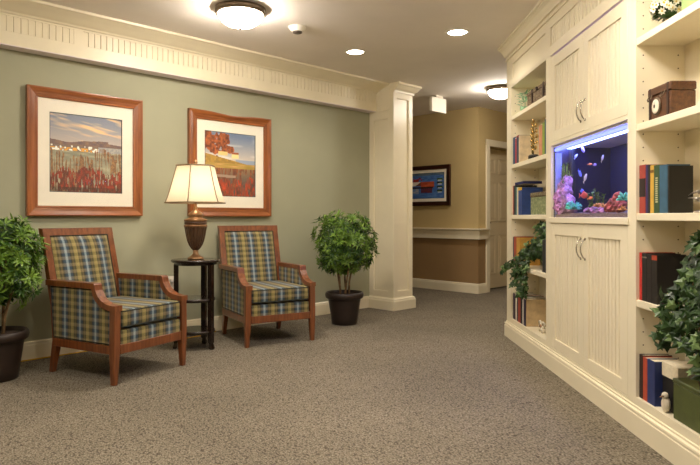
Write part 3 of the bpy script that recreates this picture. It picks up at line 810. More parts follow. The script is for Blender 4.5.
def lamp(x, y, power, ang=150, z=CEIL - 0.012, c=(1.0, 0.91, 0.79)):
    l = bpy.data.lights.new('downlight_beam', 'SPOT'); l.energy = power; l.color = c; l.spot_size = R(ang); l.spot_blend = 0.6; l.shadow_soft_size = 0.06
    o = bpy.data.objects.new('downlight_beam', l); o.location = (x, y, z); col.objects.link(o)
for (x, y), p in zip([(3.94, 3.87), (4.11, 2.87)] + extra, (30, 36, 46, 40, 40, 30)): lamp(x, y, p)  # beams of the two visible downlights, then of the unseen ones
# ------------------------------------------------------------------ built-in cabinets; local x = away, local y = towards the room
XF = 1.39; DEP = 0.25
def cab(name, label, cat, d0): return thing(name, label, cat, C(d0, XF), A45)
SH = [0.175, 0.648, 1.067, 1.500, 1.917]
OT = 2.165
def bookcase(label, d0, d1, st0, st1):
    """d0..d1 outer, openings from d0+st0 to d1-st1"""
    t = cab('bookcase', label, 'bookcase', d0); L = d1 - d0
    a, b = st0, L - st1
    obj('side_panel', box(nb(), 0, a, -DEP, 0, 0, OT), M['cream'], t)
    obj('side_panel', box(nb(), b, L, -DEP, 0, 0, OT), M['cream'], t)
    obj('back_panel', box(nb(), a, b, -DEP, -DEP + 0.012, 0.0, OT), M['cream'], t)
    obj('base', box(nb(), a, b, -DEP + 0.012, 0, 0.0, SH[0]), M['cream'], t)
    for z in SH[1:]: obj('shelf', box(nb(), a, b, -DEP + 0.012, -0.002, z - 0.034, z, 0.002), M['cream'], t)
    obj('top_panel', box(nb(), a, b, -DEP + 0.012, 0, OT - 0.001, OT + 0.02), M['cream'], t)
    bm = nb()
    for yy in (-0.035, -0.205):
        z = 0.30
        while z < 2.1:
            if all(not (s - 0.045 < z < s + 0.01) for s in SH):
                for X, sg_ in ((a, 1), (b, -1)):
                    c = Vector((X, yy, z)); n0 = 8
                    vs = [bm.verts.new((X + sg_ * 0.0008, yy + 0.0035 * math.cos(2 * PI * k / n0), z + 0.0035 * math.sin(2 * PI * k / n0))) for k in range(n0)]
                    vb = [bm.verts.new((X - sg_ * 0.002, v.co.y, v.co.z)) for v in vs]
                    bm.faces.new(vs); bm.faces.new(vb[::-1])
                    for k in range(n0): bm.faces.new((vs[k], vs[(k + 1) % n0], vb[(k + 1) % n0], vb[k]))
            z += 0.064
    ph = obj('peg_holes', bm, M['hole'], t); ph['kind'] = 'stuff'
    return t
bookcase('tall cream built-in bookcase at the far end, left of the aquarium', 4.235, 5.36, 0.055, 0.143)
bookcase('tall cream built-in bookcase nearest the camera, right of the aquarium', 1.90, 2.985, 0.10, 0.045)

# centre unit with doors
D0, D1 = 2.985, 4.235; a0, a1 = 0.045, D1 - D0 - 0.055
ct = cab('display_cabinet', 'cream cabinet with beadboard double doors above and below the aquarium', 'cabinet', D0)
Lc = D1 - D0
AQ0, AQ1 = 1.045, 1.54
for (p, q) in ((0, a0), (a1, Lc)):
    obj('side_panel', box(nb(), p + 0.0005, q - 0.0005, -0.46, 0, 0, 2.165), M['cream'], ct)
obj('back_panel', box(nb(), a0, a1, -0.46, -0.445, 0, 2.165), M['cream'], ct)
obj('base', box(nb(), a0, a1, -0.445, 0, 0, 0.15), M['cream'], ct)
bm = nb(); box(bm, a0, a1, -0.445, 0, AQ0 - 0.035, AQ0); box(bm, a0 - 0.02, a1 + 0.02, 0, 0.010, AQ0 - 0.035, AQ0 + 0.003, 0.003); obj('aquarium_ledge', bm, M['cream'], ct)
obj('aquarium_header', box(nb(), a0, a1, -0.445, 0, AQ1, AQ1 + 0.022), M['cream'], ct)
mid = (a0 + a1) / 2
def bead_door(x0, x1, z0, z1, hx_, hz0, hz1, pz1=None):
    bm = nb(); st = 0.07; T = 0.034; g = 0.002
    x0 += g; x1 -= g
    pt = pz1 if pz1 else z1 - 0.075
    pb = z0 + 0.07
    box(bm, x0, x0 + st, -T, 0.0, z0, z1, 0.0015); box(bm, x1 - st, x1, -T, 0.0, z0, z1, 0.0015)
    box(bm, x0 + st - 0.001, x1 - st + 0.001, -T, -0.0005, z0, pb, 0.0015); box(bm, x0 + st - 0.001, x1 - st + 0.001, -T, -0.0005, pt, z1, 0.0015)
    box(bm, x0 + st - 0.002, x1 - st + 0.002, -T, -0.030, pb - 0.002, pt + 0.002)
    n = round((x1 - x0 - 2 * st) / 0.042); w = (x1 - x0 - 2 * st) / n
    for k in range(n):
        X = x0 + st + k * w; box(bm, X + 0.0052, X + w - 0.0052, -T + 0.002, -0.009, pb, pt, 0.0008)
    dr = obj('door', bm, M['cream'], ct)
    bm = nb(); pts = []
    for k in range(13):
        tt = k / 12; pts.append((hx_, 0.003 + 0.026 * math.sin(PI * tt) ** 0.7, hz0 + (hz1 - hz0) * tt))
    tube(bm, pts, 0.0042, 8); sphere(bm, (hx_, 0.003, hz0), 0.008, 0.005, 0.009); sphere(bm, (hx_, 0.003, hz1), 0.008, 0.005, 0.009)
    obj('handle', bm, M['steel'], dr)
for (x0, x1, hx_) in ((a0, mid, mid - 0.033), (mid, a1, mid + 0.033)):
    bead_door(x0, x1, AQ1 + 0.024, 2.152, hx_, 1.625, 1.745)
    bead_door(x0, x1, 0.152, AQ0 - 0.038, hx_, 0.80, 0.92, 0.93)
obj('light_strip', box(nb(), a0 + 0.003, a1 - 0.003, -0.06, -0.022, 2.156, 2.164), M['violet_led'], ct)  # not a lamp: glowing strip for tank light leaking above the doors

# frieze above
bm = nb(); Lf = 5.40 - 1.90
def fx(d): return d
box(bm, 1.90, 5.36, -0.46, -0.024, 2.166, CEIL)
zt, zb = 2.36, 2.235
rows = [(1.98, 2.93), (3.04, 4.195), (4.31, 5.18)]
box(bm, 1.90, 5.36, -0.026, 0, 2.166, zb); box(bm, 1.90, 5.36, -0.026, 0, zt, CEIL)
e = [1.90] + [v for r in rows for v in r] + [5.36]
for k in range(0, len(e), 2): box(bm, e[k], e[k + 1], -0.026, 0, zb - 0.001, zt + 0.001)
box(bm, 1.98, 2.93, -0.026, -0.010, zb, zt); box(bm, 4.31, 5.18, -0.026, -0.010, zb, zt)
n = 27; w = (4.195 - 3.04) / n
for k in range(n): box(bm, 3.04 + k * w + 0.005, 3.04 + (k + 1) * w - 0.005, -0.026, -0.007, zb, zt, 0.0008)
o = struct('trim_6', bm, M['cream'], loc=C(0, XF), rotz=A45)
bm = nb()
CR = [(0, 2.425), (0.010, 2.425), (0.010, 2.435), (0.004, 2.44), (0.004, 2.455), (0.020, 2.458), (0.024, 2.48), (0.04, 2.51), (0.058, 2.528), (0.058, 2.538), (0.068, 2.54), (0.068, CEIL), (0, CEIL)]
pa, pb_, pc = C(1.90, XF), C(5.36, XF), C(5.36, XF + 0.46)
sweep(bm, [pa[:2], pb_[:2], pc[:2]], CR, 1); struct('trim_7', bm, M['cream'])
bm = nb()
BR = [(0, 0), (0.018, 0), (0.018, 0.098), (0.013, 0.102), (0.013, 0.108), (0.018, 0.112), (0.016, 0.120), (0.006, 0.124), (0.006, 0.134), (0, 0.136)]
sweep(bm, [pa[:2], pb_[:2], pc[:2]], BR, 1); struct('baseboard_right', bm, M['cream'])
# filler wall at the near end of the cabinets and end return at the far end
bm = nb(); q = [C(-1.2, 1.45), C(1.897, 1.45), C(1.897, 1.60), C(-1.2, 1.60)]
prism(bm, [(k.x, k.y) for k in q], 0, CEIL, 'z'); struct('wall_right_near', bm, M['plain_wall'])

# ------------------------------------------------------------------ things on the shelves
def Dx(x, xo=1.42): return F * xo / (x - 350)
def at(d, xo, z): return C(d, xo, z)
def book(label, d0, d1, z, h, dep, colr, xo=1.405, group=None, pages=True, title=None, band=None):
    """stands upright between depths d0<d1 with the spine to the room"""
    t = thing('book', label, 'book', C(d0, xo, z), A45, group); w = d1 - d0 - 0.0008; c = min(0.003, w * 0.25)
    bm = nb(); box(bm, 0, c, -dep, 0, 0, h); box(bm, w - c, w, -dep, 0, 0, h); box(bm, c, w - c, -c, 0.0006, 0, h, min(0.001, w * .1))
    obj('cover', bm, cmat(colr), t)
    obj('pages', box(nb(), c, w - c, -dep + 0.004, -c, 0.003, h - 0.004), M['pages'], t)
    if band:
        bm = nb(); 
        for (f0, f1) in band[1:]: box(bm, 0.001, w - 0.001, 0.0, 0.0012, h * f0, h * f1)
        obj('spine_band', bm, cmat(band[0]), t)
    if title:
        bm = nb(); k = 0.22; 
        while k < 0.74:
            box(bm, w * 0.3, w * 0.7, 0.0, 0.0013, h * k, h * (k + 0.028)); k += 0.045
        obj('spine_lettering', bm, cmat(title), t)
    return t
def row(spec, z, xo=1.405, group=None):
    for s in spec:
        lab, x0, x1, h, dep, colr = s[:6]; kw = s[6] if len(s) > 6 else {}
        dfar, dnear = Dx(x0), Dx(x1)
        dfar = min(dfar, s[7]) if len(s) > 7 else dfar
        book(lab, dnear, dfar, z, h, dep, colr, xo, group, **kw)
def rowd(spec, z, start, xo=1.405, group=None):
    """books by thickness from the far end towards the camera"""
    d = start
    for lab, w, h, dep, colr, *kw in spec:
        book(lab, d - w, d, z, h, dep, colr, xo, group, **(kw[0] if kw else {})); d -= w + 0.0005
E = 0.0008
# far bookcase, opening 4.29..5.20
g = 'books on the far bookcase'
rowd([('blue book farthest along the shelf with the gilt figurine', 0.07, 0.232, 0.17, (44, 76, 110)),
      ('white and red book between two blue books on the figurine shelf', 0.04, 0.222, 0.16, (206, 190, 178), {'band': ((176, 50, 52), (0.0, 0.95))}),
      ('dark blue book with a red top beside the gilt figurine', 0.065, 0.232, 0.16, (44, 60, 84), {'band': ((150, 40, 44), (0.93, 1.0))}),
      ('cream book nearest the gilt figurine on its left', 0.03, 0.226, 0.175, (222, 204, 170))], SH[3] + E, 5.213, group=g)
rowd([('salmon pink book right of the gilt figurine', 0.075, 0.225, 0.15, (206, 142, 108)), ('lime green book right of the gilt figurine', 0.055, 0.235, 0.15, (140, 160, 64)),
      ('dark teal book at the right end of the figurine shelf', 0.075, 0.252, 0.16, (44, 80, 92))], SH[3] + E, 4.498, group=g)
rowd([('thin red book at the far end of the marbled box shelf', 0.02, 0.25, 0.17, (160, 60, 52)), ('black book beside a thin red one on the marbled box shelf', 0.06, 0.25, 0.18, (34, 32, 38)),
      ('teal book between black and cream books on the marbled box shelf', 0.04, 0.235, 0.15, (72, 120, 124)), ('cream book between teal and blue books on the marbled box shelf', 0.04, 0.232, 0.15, (218, 206, 170)),
      ('wide royal blue book with a yellow top beside the marbled box', 0.11, 0.225, 0.17, (44, 70, 132), {'band': ((222, 176, 50), (0.9, 1.0))})], SH[2] + E, 5.213, group=g)
fb = book('dark navy book lying flat across the tops of the standing books', 4.90, 5.15, SH[2] + 0.2525, 0.022, 0.15, (26, 34, 84), group=g)
rowd([('dark teal book standing at the right end beside the marbled box', 0.045, 0.246, 0.16, (30, 66, 76))], SH[2] + E, 4.338, group=g)
rowd([('navy book at the far end behind the trailing ivy', 0.03, 0.232, 0.16, (38, 38, 66)), ('brick red book partly behind the trailing ivy', 0.075, 0.235, 0.17, (166, 70, 52)),
      ('mustard yellow book partly behind the trailing ivy', 0.10, 0.228, 0.17, (198, 152, 66))], SH[1] + E, 5.213, group=g)
rowd([('black book standing right of the trailing ivy', 0.065, 0.236, 0.16, (32, 32, 36)), ('charcoal grey book at the right end past the trailing ivy', 0.06, 0.236, 0.16, (66, 70, 76))], SH[1] + E, 4.42, group=g)
rowd([('dark plum book at the far end of the bottom shelf', 0.075, 0.222, 0.17, (52, 30, 52)), ('white book beside the dark plum book on the bottom shelf', 0.045, 0.222, 0.17, (214, 206, 192)),
      ('thin black book between white and rust books on the bottom shelf', 0.03, 0.218, 0.17, (36, 32, 34)), ('rust red book in the middle of the bottom shelf row', 0.075, 0.222, 0.19, (156, 68, 52)),
      ('black book right of the rust red book on the bottom shelf', 0.055, 0.222, 0.18, (34, 34, 40)), ('white book right of the black book on the bottom shelf', 0.035, 0.222, 0.18, (220, 216, 206)),
      ('tan book with a deep purple spine nearest the white ribbon ornament', 0.07, 0.214, 0.17, (190, 164, 122), {'band': ((44, 32, 62), (0.0, 1.0))})], SH[0] + E, 5.213, group=g)
book('navy book standing at the right end of the bottom shelf', 4.295, 4.335, SH[0] + E, 0.215, 0.16, (34, 56, 84), group=g)
t = thing('book', 'olive green book leaning behind the navy book on the bottom shelf', 'book', C(4.40, 1.47, SH[0] + E), A45, g)
obj('cover', box(nb(), 0, 0.10, -0.012, 0, 0, 0.15), cmat((112, 124, 74)), t); obj('pages', box(nb(), 0.003, 0.097, -0.030, -0.0125, 0.003, 0.147), M['pages'], t)
# white ribbon ornament
t = thing('ornament', 'small white bow-shaped ornament on the bottom shelf of the far bookcase', 'ornament', C(4.57, 1.45, SH[0] + E), A45)
bm = nb()
for s in (-1, 1):
    tube(bm, [(0, 0, 0.05), (s * 0.03, 0.004, 0.085), (s * 0.065, 0, 0.075), (s * 0.06, 0, 0.045), (0, 0, 0.05)], 0.008, 7)
    tube(bm, [(0, 0, 0.05), (s * 0.02, 0.01, 0.025), (s * 0.04, 0.005, 0.008)], 0.008, 7)
obj('bow', bm, M['white_ceramic'], t)
bm = nb(); sphere(bm, (0, 0.004, 0.05), 0.016); obj('knot', bm, M['urn_gold'], t)
# gilt figurine
t = thing('figurine', 'gilded openwork figurine on a black oval base, far bookcase', 'figurine', C(4.72, 1.432, SH[3] + E), A45)
bm = nb(); lathe(bm, [(0.058, 0), (0.062, 0.006), (0.06, 0.026), (0.052, 0.034)], seg=28); o = obj('base', bm, M['black_base'], t); o.scale = (1.1, 0.62, 1)
bm = nb(); rg = random.Random(5)
tube(bm, [(0, 0, 0.024), (0.004, 0, 0.10), (-0.004, 0, 0.19), (0.002, 0, 0.30)], 0.009, 8, taper=0.004)
for k in range(17):
    z = 0.06 + 0.235 * k / 16; rr = 0.036 * math.sin(PI * min(1, (z - 0.03) / 0.29)) + 0.006; a = k * 2.1
    sphere(bm, (rr * math.cos(a) * 1.2, rr * 0.5 * math.sin(a), z), 0.014, 0.011, 0.018, 8, jitter=0.12)
    tube(bm, [(0, 0, z - 0.02), (rr * math.cos(a) * 1.2, rr * 0.5 * math.sin(a), z)], 0.004, 5)
obj('figure', bm, M['brass'], t)
# marbled box with lid and knob
t = thing('keepsake_box', 'green marbled keepsake box with a dark knob between the blue and teal books', 'box', C(4.41, 1.43, SH[2] + E), A45)
obj('body', box(nb(), 0, 0.38, -0.16, 0, 0, 0.135, 0.003), M['marble'], t)
ld = obj('lid', box(nb(), -0.004, 0.384, -0.164, 0.004, 0.136, 0.172, 0.008, 2), [wicker('brown_marbled_paper', (96, 80, 56), (150, 140, 104), 60)], t)
bm = nb(); lathe(bm, [(0.012, 0.172), (0.008, 0.185), (0.018, 0.198), (0.016, 0.21), (0.004, 0.218)], 0.14, -0.08, 16); obj('knob', bm, M['black_base'], ld)
# top shelf: woven trunk and pale sprig
t = thing('wicker_case', 'grey-brown wicker case with a domed lid on the far top shelf', 'basket', C(4.34, 1.435, SH[4] + E), A45)
obj('body', box(nb(), 0, 0.56, -0.18, 0, 0, 0.105, 0.006), M['wicker_grey'], t)
bm = nb(); pf = [(-0.184, 0.1055), (0.004, 0.1055), (0.004, 0.128), (-0.03, 0.152), (-0.09, 0.164), (-0.15, 0.152), (-0.184, 0.128)]
prism(bm, pf, -0.004, 0.564, 'x'); ld = obj('lid', bm, M['wicker_grey'], t)
for X in (0.14, 0.42): obj('strap', box(nb(), X - 0.015, X + 0.015, -0.0, 0.0065, 0.03, 0.135, 0.001), M['leather'], t)
obj('clasp', sphere(nb(), (0.28, 0.008, 0.115), 0.014), M['leather'], t)
def sprig(bm, rg, base, n, H, L, W_, spread, mi=0):
    for k in range(n):
        a = rg.random() * 6.28; r = spread * rg.random() ** 0.5; z = H * rg.uniform(0.15, 1)
        p = Vector((base[0] + r * math.cos(a), base[1] + r * math.sin(a) * 0.8, base[2] + z)); d = Vector((math.cos(a), math.sin(a), rg.uniform(-0.3, 1)))
        leaf(bm, p, d, Vector((0, 0, 1)), L * rg.uniform(0.7, 1.2), W_, mi)
t = thing('potted_sprig', 'small pale green leafy sprig at the far end of the top shelf', 'plant', C(5.08, 1.47, SH[4] + E), A45)
bm = nb(); lathe(bm, [(0.028, 0), (0.04, 0.03), (0.042, 0.055), (0.036, 0.056)], seg=20); obj('pot', bm, M['glass_green'], t)
bm = nb(); sprig(bm, random.Random(2), (0, 0, 0.04), 90, 0.14, 0.035, 0.014, 0.05)
tube(bm, [(0, 0, 0.04), (0, 0, 0.15)], 0.003); obj('foliage', bm, M['pale_leaf'], t)

# ivy
def ivy_leaf(bm, p, n, d, s, mi):
    d = (d - n * d.dot(n)).normalized(); q = n.cross(d)
    sh = [(0, -0.15), (0.38, -0.32), (0.30, -0.02), (0.60, 0.22), (0.26, 0.34), (0, 0.85), (-0.26, 0.34), (-0.60, 0.22), (-0.30, -0.02), (-0.38, -0.32)]
    c = bm.verts.new(p + n * s * 0.08); V = [bm.verts.new(p + q * x * s + d * y * s - n * s * 0.12 * (abs(x) * 1.2 + abs(y - 0.2) * 0.5)) for x, y in sh]
    for i in range(len(V)):
        f = bm.faces.new((c, V[i], V[(i + 1) % len(V)])); f.material_index = mi
def ivy(label, d, xo, z, vines, seed, clump, s, pot_r, nclump):
    """vines: list of polylines in local coords (x away, y to room, z up)"""
    rg = random.Random(seed); t = thing('ivy_plant', label, 'potted plant', C(d, xo, z), A45, 'trailing ivy plants')
    bm = nb(); lathe(bm, [(pot_r * 0.75, 0), (pot_r, 0.09), (pot_r * 1.05, 0.1), (pot_r * 0.95, 0.1), (pot_r * 0.9, 0.08)], seg=24); obj('pot', bm, M['pot'], t)
    bm = nb(); lf = nb()
    for vn_ in vines:
        P = [Vector(p) for p in vn_]; pts = []
        for a, b in zip(P, P[1:]):
            for k in range(6): pts.append(a.lerp(b, k / 6) + Vector((rg.uniform(-1, 1), rg.uniform(-1, 1), rg.uniform(-1, 1))) * 0.006)
        pts.append(P[-1]); tube(bm, pts, 0.0028, 5)
        for p in pts[1:]:
            for _ in range(3):
                n = Vector((rg.uniform(-1.1, 0.3), rg.uniform(0.2, 1), rg.uniform(-0.2, 0.8))).normalized()
                dd = Vector((rg.uniform(-1, 1), rg.uniform(-0.3, 0.6), rg.uniform(-1, 0.3)))
                ivy_leaf(lf, p + Vector((rg.uniform(-1, 1), rg.uniform(-0.3, 1), rg.uniform(-1, 1))) * 0.028, n, dd, s * rg.uniform(0.7, 1.15), 0 if rg.random() < 0.8 else 1)
    for _ in range(nclump):
        v = Vector((rg.gauss(0, 0.45), rg.gauss(0, 0.45), rg.gauss(0, 0.45)))
        p = Vector((clump[0] + v.x * clump[3], clump[1] + v.y * clump[4], clump[2] + v.z * clump[5]))
        n = (Vector((v.x - 0.5, v.y + 0.6, v.z + 0.4))).normalized()
        ivy_leaf(lf, p, n, Vector((rg.uniform(-1, 1), rg.uniform(-0.5, 0.5), rg.uniform(-1, 0.2))), s * rg.uniform(0.7, 1.2), 0 if rg.random() < 0.82 else 1)
    obj('vine', bm, M['trunk'], t); obj('foliage', lf, [M['ivy'], M['ivy_light']], t)
ivy('ivy trailing over the books on the far bookcase', 4.62, 1.53, SH[1] + E,
    [[(0, 0, 0.09), (-0.05, 0.06, 0.26), (-0.16, 0.09, 0.33), (-0.24, 0.09, 0.28)], [(0, 0, 0.09), (0.08, 0.09, 0.2), (0.18, 0.16, 0.12), (0.28, 0.17, -0.02), (0.36, 0.18, -0.14)],
     [(0, 0, 0.09), (0.05, 0.12, 0.15), (0.1, 0.16, 0.0), (0.08, 0.165, -0.12), (0.1, 0.165, -0.2)], [(0, 0, 0.1), (0.14, 0.12, 0.17), (0.30, 0.15, 0.05), (0.50, 0.18, 0.0), (0.62, 0.20, -0.05)],
     [(0, 0, 0.1), (0.1, 0.13, 0.1), (0.22, 0.16, -0.04), (0.24, 0.165, -0.2)]], 4, (-0.05, 0.06, 0.20, 0.20, 0.10, 0.20), 0.05, 0.055, 110)
ivy('large ivy trailing from the near bookcase at the right edge', 2.45, 1.53, SH[1] + E,
    [[(0, 0, 0.09), (0.06, 0.09, 0.18), (0.10, 0.14, 0.1), (0.08, 0.165, -0.02), (0.08, 0.165, -0.10)], [(0, 0, 0.09), (0.03, 0.12, 0.15), (0, 0.16, 0.0), (-0.02, 0.165, -0.09)],
     [(0, 0, 0.09), (-0.05, 0.12, 0.15), (-0.08, 0.16, 0.0), (-0.08, 0.165, -0.2)], [(0, 0, 0.1), (0.04, 0.05, 0.25), (0.08, 0.07, 0.32)], [(0, 0, 0.1), (-0.12, 0.06, 0.25), (-0.2, 0.09, 0.3)],
     [(0, 0, 0.1), (0.1, 0.12, 0.12), (0.15, 0.16, 0.0), (0.14, 0.165, -0.1), (0.18, 0.165, -0.14)]], 9, (-0.03, 0.07, 0.17, 0.18, 0.10, 0.17), 0.052, 0.06, 190)

# near bookcase, opening 2.00..2.94
g = 'books on the near bookcase'
rowd([('tall red book with a black spine label, far end of the near bookcase', 0.062, 0.232, 0.10, (166, 66, 54), {'band': ((40, 26, 24), (0.34, 0.72))}),
      ('purple book beside the red book with the black label', 0.021, 0.229, 0.10, (58, 42, 92)), ('thin black book left of the yellow book', 0.022, 0.226, 0.10, (30, 32, 34)),
      ('thin yellow book between black and green books', 0.034, 0.223, 0.10, (206, 166, 66), {'band': ((120, 84, 30), (0.84, 0.90))}),
      ('dark green book with pale spine lettering', 0.050, 0.220, 0.10, (56, 82, 50), {'title': (200, 196, 150)}),
      ('wide steel blue book beside the black one', 0.070, 0.216, 0.10, (54, 92, 116)),
      ('large black book at the right end of the coloured row', 0.014, 0.209, 0.105, (24, 22, 18))], SH[2] + E, 2.938, group=g)
rowd([('thin bright red book left of the near ivy', 0.026, 0.23, 0.16, (196, 44, 38)), ('black book with silver lines left of the near ivy', 0.048, 0.228, 0.16, (26, 24, 26), {'band': ((120, 112, 100), (0.9, 0.93))}),
      ('second black book from the red one beside the near ivy', 0.045, 0.226, 0.16, (34, 28, 26)), ('black book with an orange top edge nearest the near ivy', 0.05, 0.224, 0.16, (28, 24, 22), {'band': ((176, 66, 40), (0.9, 1.0))})], SH[1] + E, 2.938, group=g)
rowd([('dark brown book at the far end of the lowest near shelf', 0.036, 0.21, 0.14, (46, 26, 20)), ('orange red book between brown and blue on the lowest near shelf', 0.042, 0.205, 0.14, (180, 74, 50)),
      ('royal blue book beside the white shell on the lowest near shelf', 0.07, 0.206, 0.14, (38, 52, 104))], SH[0] + E, 2.938, group=g)
t = thing('book', 'thick black book with cream page block beside the royal blue book', 'book', C(2.64, 1.435, SH[0] + E), A45, g)
obj('cover', box(nb(), 0, 0.140, -0.11, 0, 0, 0.15, 0.002), cmat((22, 20, 20)), t); obj('pages', box(nb(), 0.002, 0.139, -0.112, 0.002, 0.151, 0.212), M['pages'], t)
# shell
t = thing('ceramic_bird', 'small cream ceramic bird between the blue book and green box', 'figurine', C(2.71, 1.415, SH[0] + E), A45)
bm = nb(); sphere(bm, (0, 0, 0.036), 0.024, 0.018, 0.036); sphere(bm, (-0.004, 0.006, 0.075), 0.015, 0.015, 0.017); obj('body', bm, M['white_ceramic'], t)
bm = nb(); tube(bm, [(-0.01, 0.015, 0.075), (-0.014, 0.036, 0.072)], 0.005, 8, taper=0.0008); obj('beak', bm, M['urn_gold'], t)
# green box
t = thing('storage_box', 'olive green lacquered box on the lowest near shelf at the right edge', 'box', C(2.20, 1.405, SH[0] + E), A45)
obj('body', box(nb(), 0, 0.430, -0.17, 0, 0, 0.155, 0.003), M['green_box'], t)
obj('lid', box(nb(), -0.003, 0.433, -0.173, 0.003, 0.156, 0.176, 0.004), M['green_box'], t)
t = thing('wicker_basket', 'brown wicker basket standing on the olive green box', 'basket', C(2.47, 1.49, SH[0] + 0.178), A45)
bm = nb(); lathe(bm, [(0.055, 0), (0.07, 0.05), (0.078, 0.10), (0.082, 0.105), (0.074, 0.105), (0.066, 0.05), (0.05, 0.01)], seg=30); obj('bowl', bm, M['wicker_brown'], t)
bm = nb(); tube(bm, [(0.08 * math.cos(R(12 * k)), 0.08 * math.sin(R(12 * k)), 0.106) for k in range(31)], 0.006, 7); obj('rim', bm, M['wicker_brown'], t)
# chest
t = thing('wooden_chest', 'small walnut chest with a white oval dial on the near bookcase', 'chest', C(2.657, 1.408, SH[3] + E), A45)
obj('body', box(nb(), 0, 0.197, -0.112, 0, 0, 0.108, 0.003), M['chest_wood'], t)
bm = nb(); box(bm, -0.003, 0.200, -0.115, 0.003, 0.110, 0.148, 0.005); obj('lid', bm, M['chest_wood'], t)
for X in (0.02, 0.177): obj('corner_strap', box(nb(), X - 0.008, X + 0.008, 0.0, 0.0045, 0.0, 0.147, 0.001), M['leather'], t)
bm = nb(); sphere(bm, (0.115, 0.004, 0.056), 0.04, 0.007, 0.042, 20); dl = obj('dial_rim', bm, M['bronze'], t)
bm = nb(); sphere(bm, (0.115, 0.009, 0.056), 0.031, 0.005, 0.033, 20); obj('dial', bm, M['white_ceramic'], dl)
bm = nb(); sphere(bm, (0.115, 0.014, 0.056), 0.007, 0.003, 0.009, 10); tube(bm, [(0.11, 0.013, 0.06), (0.118, 0.013, 0.074)], 0.0015, 4); obj('dial_centre', bm, cmat((70, 60, 50)), dl)
for X in (0.05, 0.165): bm = tube(nb(), [(X - 0.012, 0.005, 0.115), (X - 0.014, 0.014, 0.095), (X, 0.018, 0.086), (X + 0.014, 0.014, 0.095), (X + 0.012, 0.005, 0.115)], 0.003, 6); obj('drop_handle', bm, M['bronze'], t)
t = thing('seashell', 'small white seashell on the chest shelf at the right edge', 'shell', C(2.45, 1.45, SH[3] + E), A45)
bm = nb(); pts = []
for k in range(40): a = k * 0.45; r = 0.032 * (1 - k / 42); pts.append((r * math.cos(a), r * math.sin(a) * 0.8, 0.012 + 0.035 * k / 40))
tube(bm, pts, 0.011, 8, taper=0.003); obj('shell', bm, M['white_ceramic'], t)
# silver leaf dish
t = thing('pewter_birds', 'pewter pair of long-beaked birds on a low stand before the black book', 'figurine', C(2.50, 1.465, SH[2] + E), A45)
bm = nb(); lathe(bm, [(0.04, 0), (0.042, 0.006), (0.03, 0.01)], seg=24); tube(bm, [(0.0, 0, 0.008), (0.0, 0, 0.045)], 0.005, 8); obj('stand', bm, M['silver'], t)
bm = nb()
sphere(bm, (-0.005, 0, 0.055), 0.055, 0.018, 0.014, 14); sphere(bm, (0.01, -0.01, 0.088), 0.06, 0.018, 0.012, 14)
tube(bm, [(0.04, 0, 0.058), (0.085, 0.004, 0.064), (0.115, 0.004, 0.064)], 0.007, 7, taper=0.001); tube(bm, [(0.06, -0.01, 0.09), (0.10, -0.008, 0.086), (0.13, -0.006, 0.076)], 0.007, 7, taper=0.001)
tube(bm, [(0, 0, 0.04), (0.0, -0.008, 0.09)], 0.005, 7); obj('birds', bm, M['silver'], t)
# top shelf
t = thing('flower_vase', 'bunch of white flowers in a small brown vase on the near top shelf', 'flowers', C(2.80, 1.475, SH[4] + E), A45)
bm = nb(); lathe(bm, [(0.020, 0), (0.030, 0.015), (0.032, 0.03), (0.026, 0.04), (0.02, 0.038)], seg=24); obj('vase', bm, M['chest_wood'], t)
bm = nb(); st = nb(); rg = random.Random(8)
for k in range(95):
    v = Vector((rg.gauss(0, 1), rg.gauss(0, 1), rg.gauss(0, 1))).normalized(); 
    if v.z < -0.5: continue
    c = Vector((v.x * 0.074, v.y * 0.074, 0.105 + v.z * 0.068)); b1 = v.orthogonal().normalized(); b2 = v.cross(b1)
    for j in range(7):
        a = 2 * PI * j / 7; leaf(bm, c, b1 * math.cos(a) + b2 * math.sin(a) + v * 0.35, v, 0.019, 0.011, 0, 0.1)
    sphere(bm, c + v * 0.003, 0.0045, seg=6, mi=1)
obj('blossoms', bm, [M['petal'], M['yellow_centre']], t)
sphere(st, (0, 0, 0.10), 0.058, 0.058, 0.05, 10)
for k in range(70):
    a = rg.random() * 6.28; leaf(st, Vector((0.03 * math.cos(a), 0.03 * math.sin(a), 0.058 + 0.03 * rg.random())), Vector((math.cos(a), math.sin(a), rg.uniform(-0.2, 0.5))), Vector((0, 0, 1)), 0.045, 0.016, 0)
obj('leaves', st, M['leaf_dark'], t)
t = thing('hat_box', 'pale green box on the near top shelf at the right edge', 'box', C(2.15, 1.45, SH[4] + E), A45)
obj('body', box(nb(), 0, 0.50, -0.14, 0, 0, 0.13, 0.004), M['green_box_light'], t); obj('lid', box(nb(), -0.003, 0.503, -0.143, 0.003, 0.131, 0.16, 0.004), M['green_box_light'], t)

# ------------------------------------------------------------------ aquarium
aq = thing('aquarium', 'lit blue fish tank set into the cream cabinet', 'aquarium', C(3.03 + 0.001, 1.405, AQ0 + 0.001), A45)
LA = a1 - a0 - 0.002; HA = AQ1 - AQ0 - 0.002; DA = 0.40
obj('front_glass', box(nb(), 0.004, LA - 0.004, -0.008, -0.002, 0.0, HA - 0.041), M['pane'], aq)
obj('back_panel', box(nb(), 0, LA, -DA, -DA + 0.008, 0, HA), M['back_blue'], aq)
for p_, q_ in ((0, 0.004), (LA - 0.004, LA)): obj('side_glass', box(nb(), p_, q_, -DA + 0.008, -0.002, 0, HA), plain('pale_blue_side_glass', (14, 16, 62), 0.3), aq)
bm = nb(); nx, ny = 40, 12
for i in range(nx):
    for j in range(ny): pass
gv = [[bm.verts.new((0.005 + (LA - 0.01) * i / nx, -0.009 - (DA - 0.018) * j / ny, 0.020 + 0.010 * vn(i * 0.4, j * 0.5, 3) + 0.025 * j / ny)) for j in range(ny + 1)] for i in range(nx + 1)]
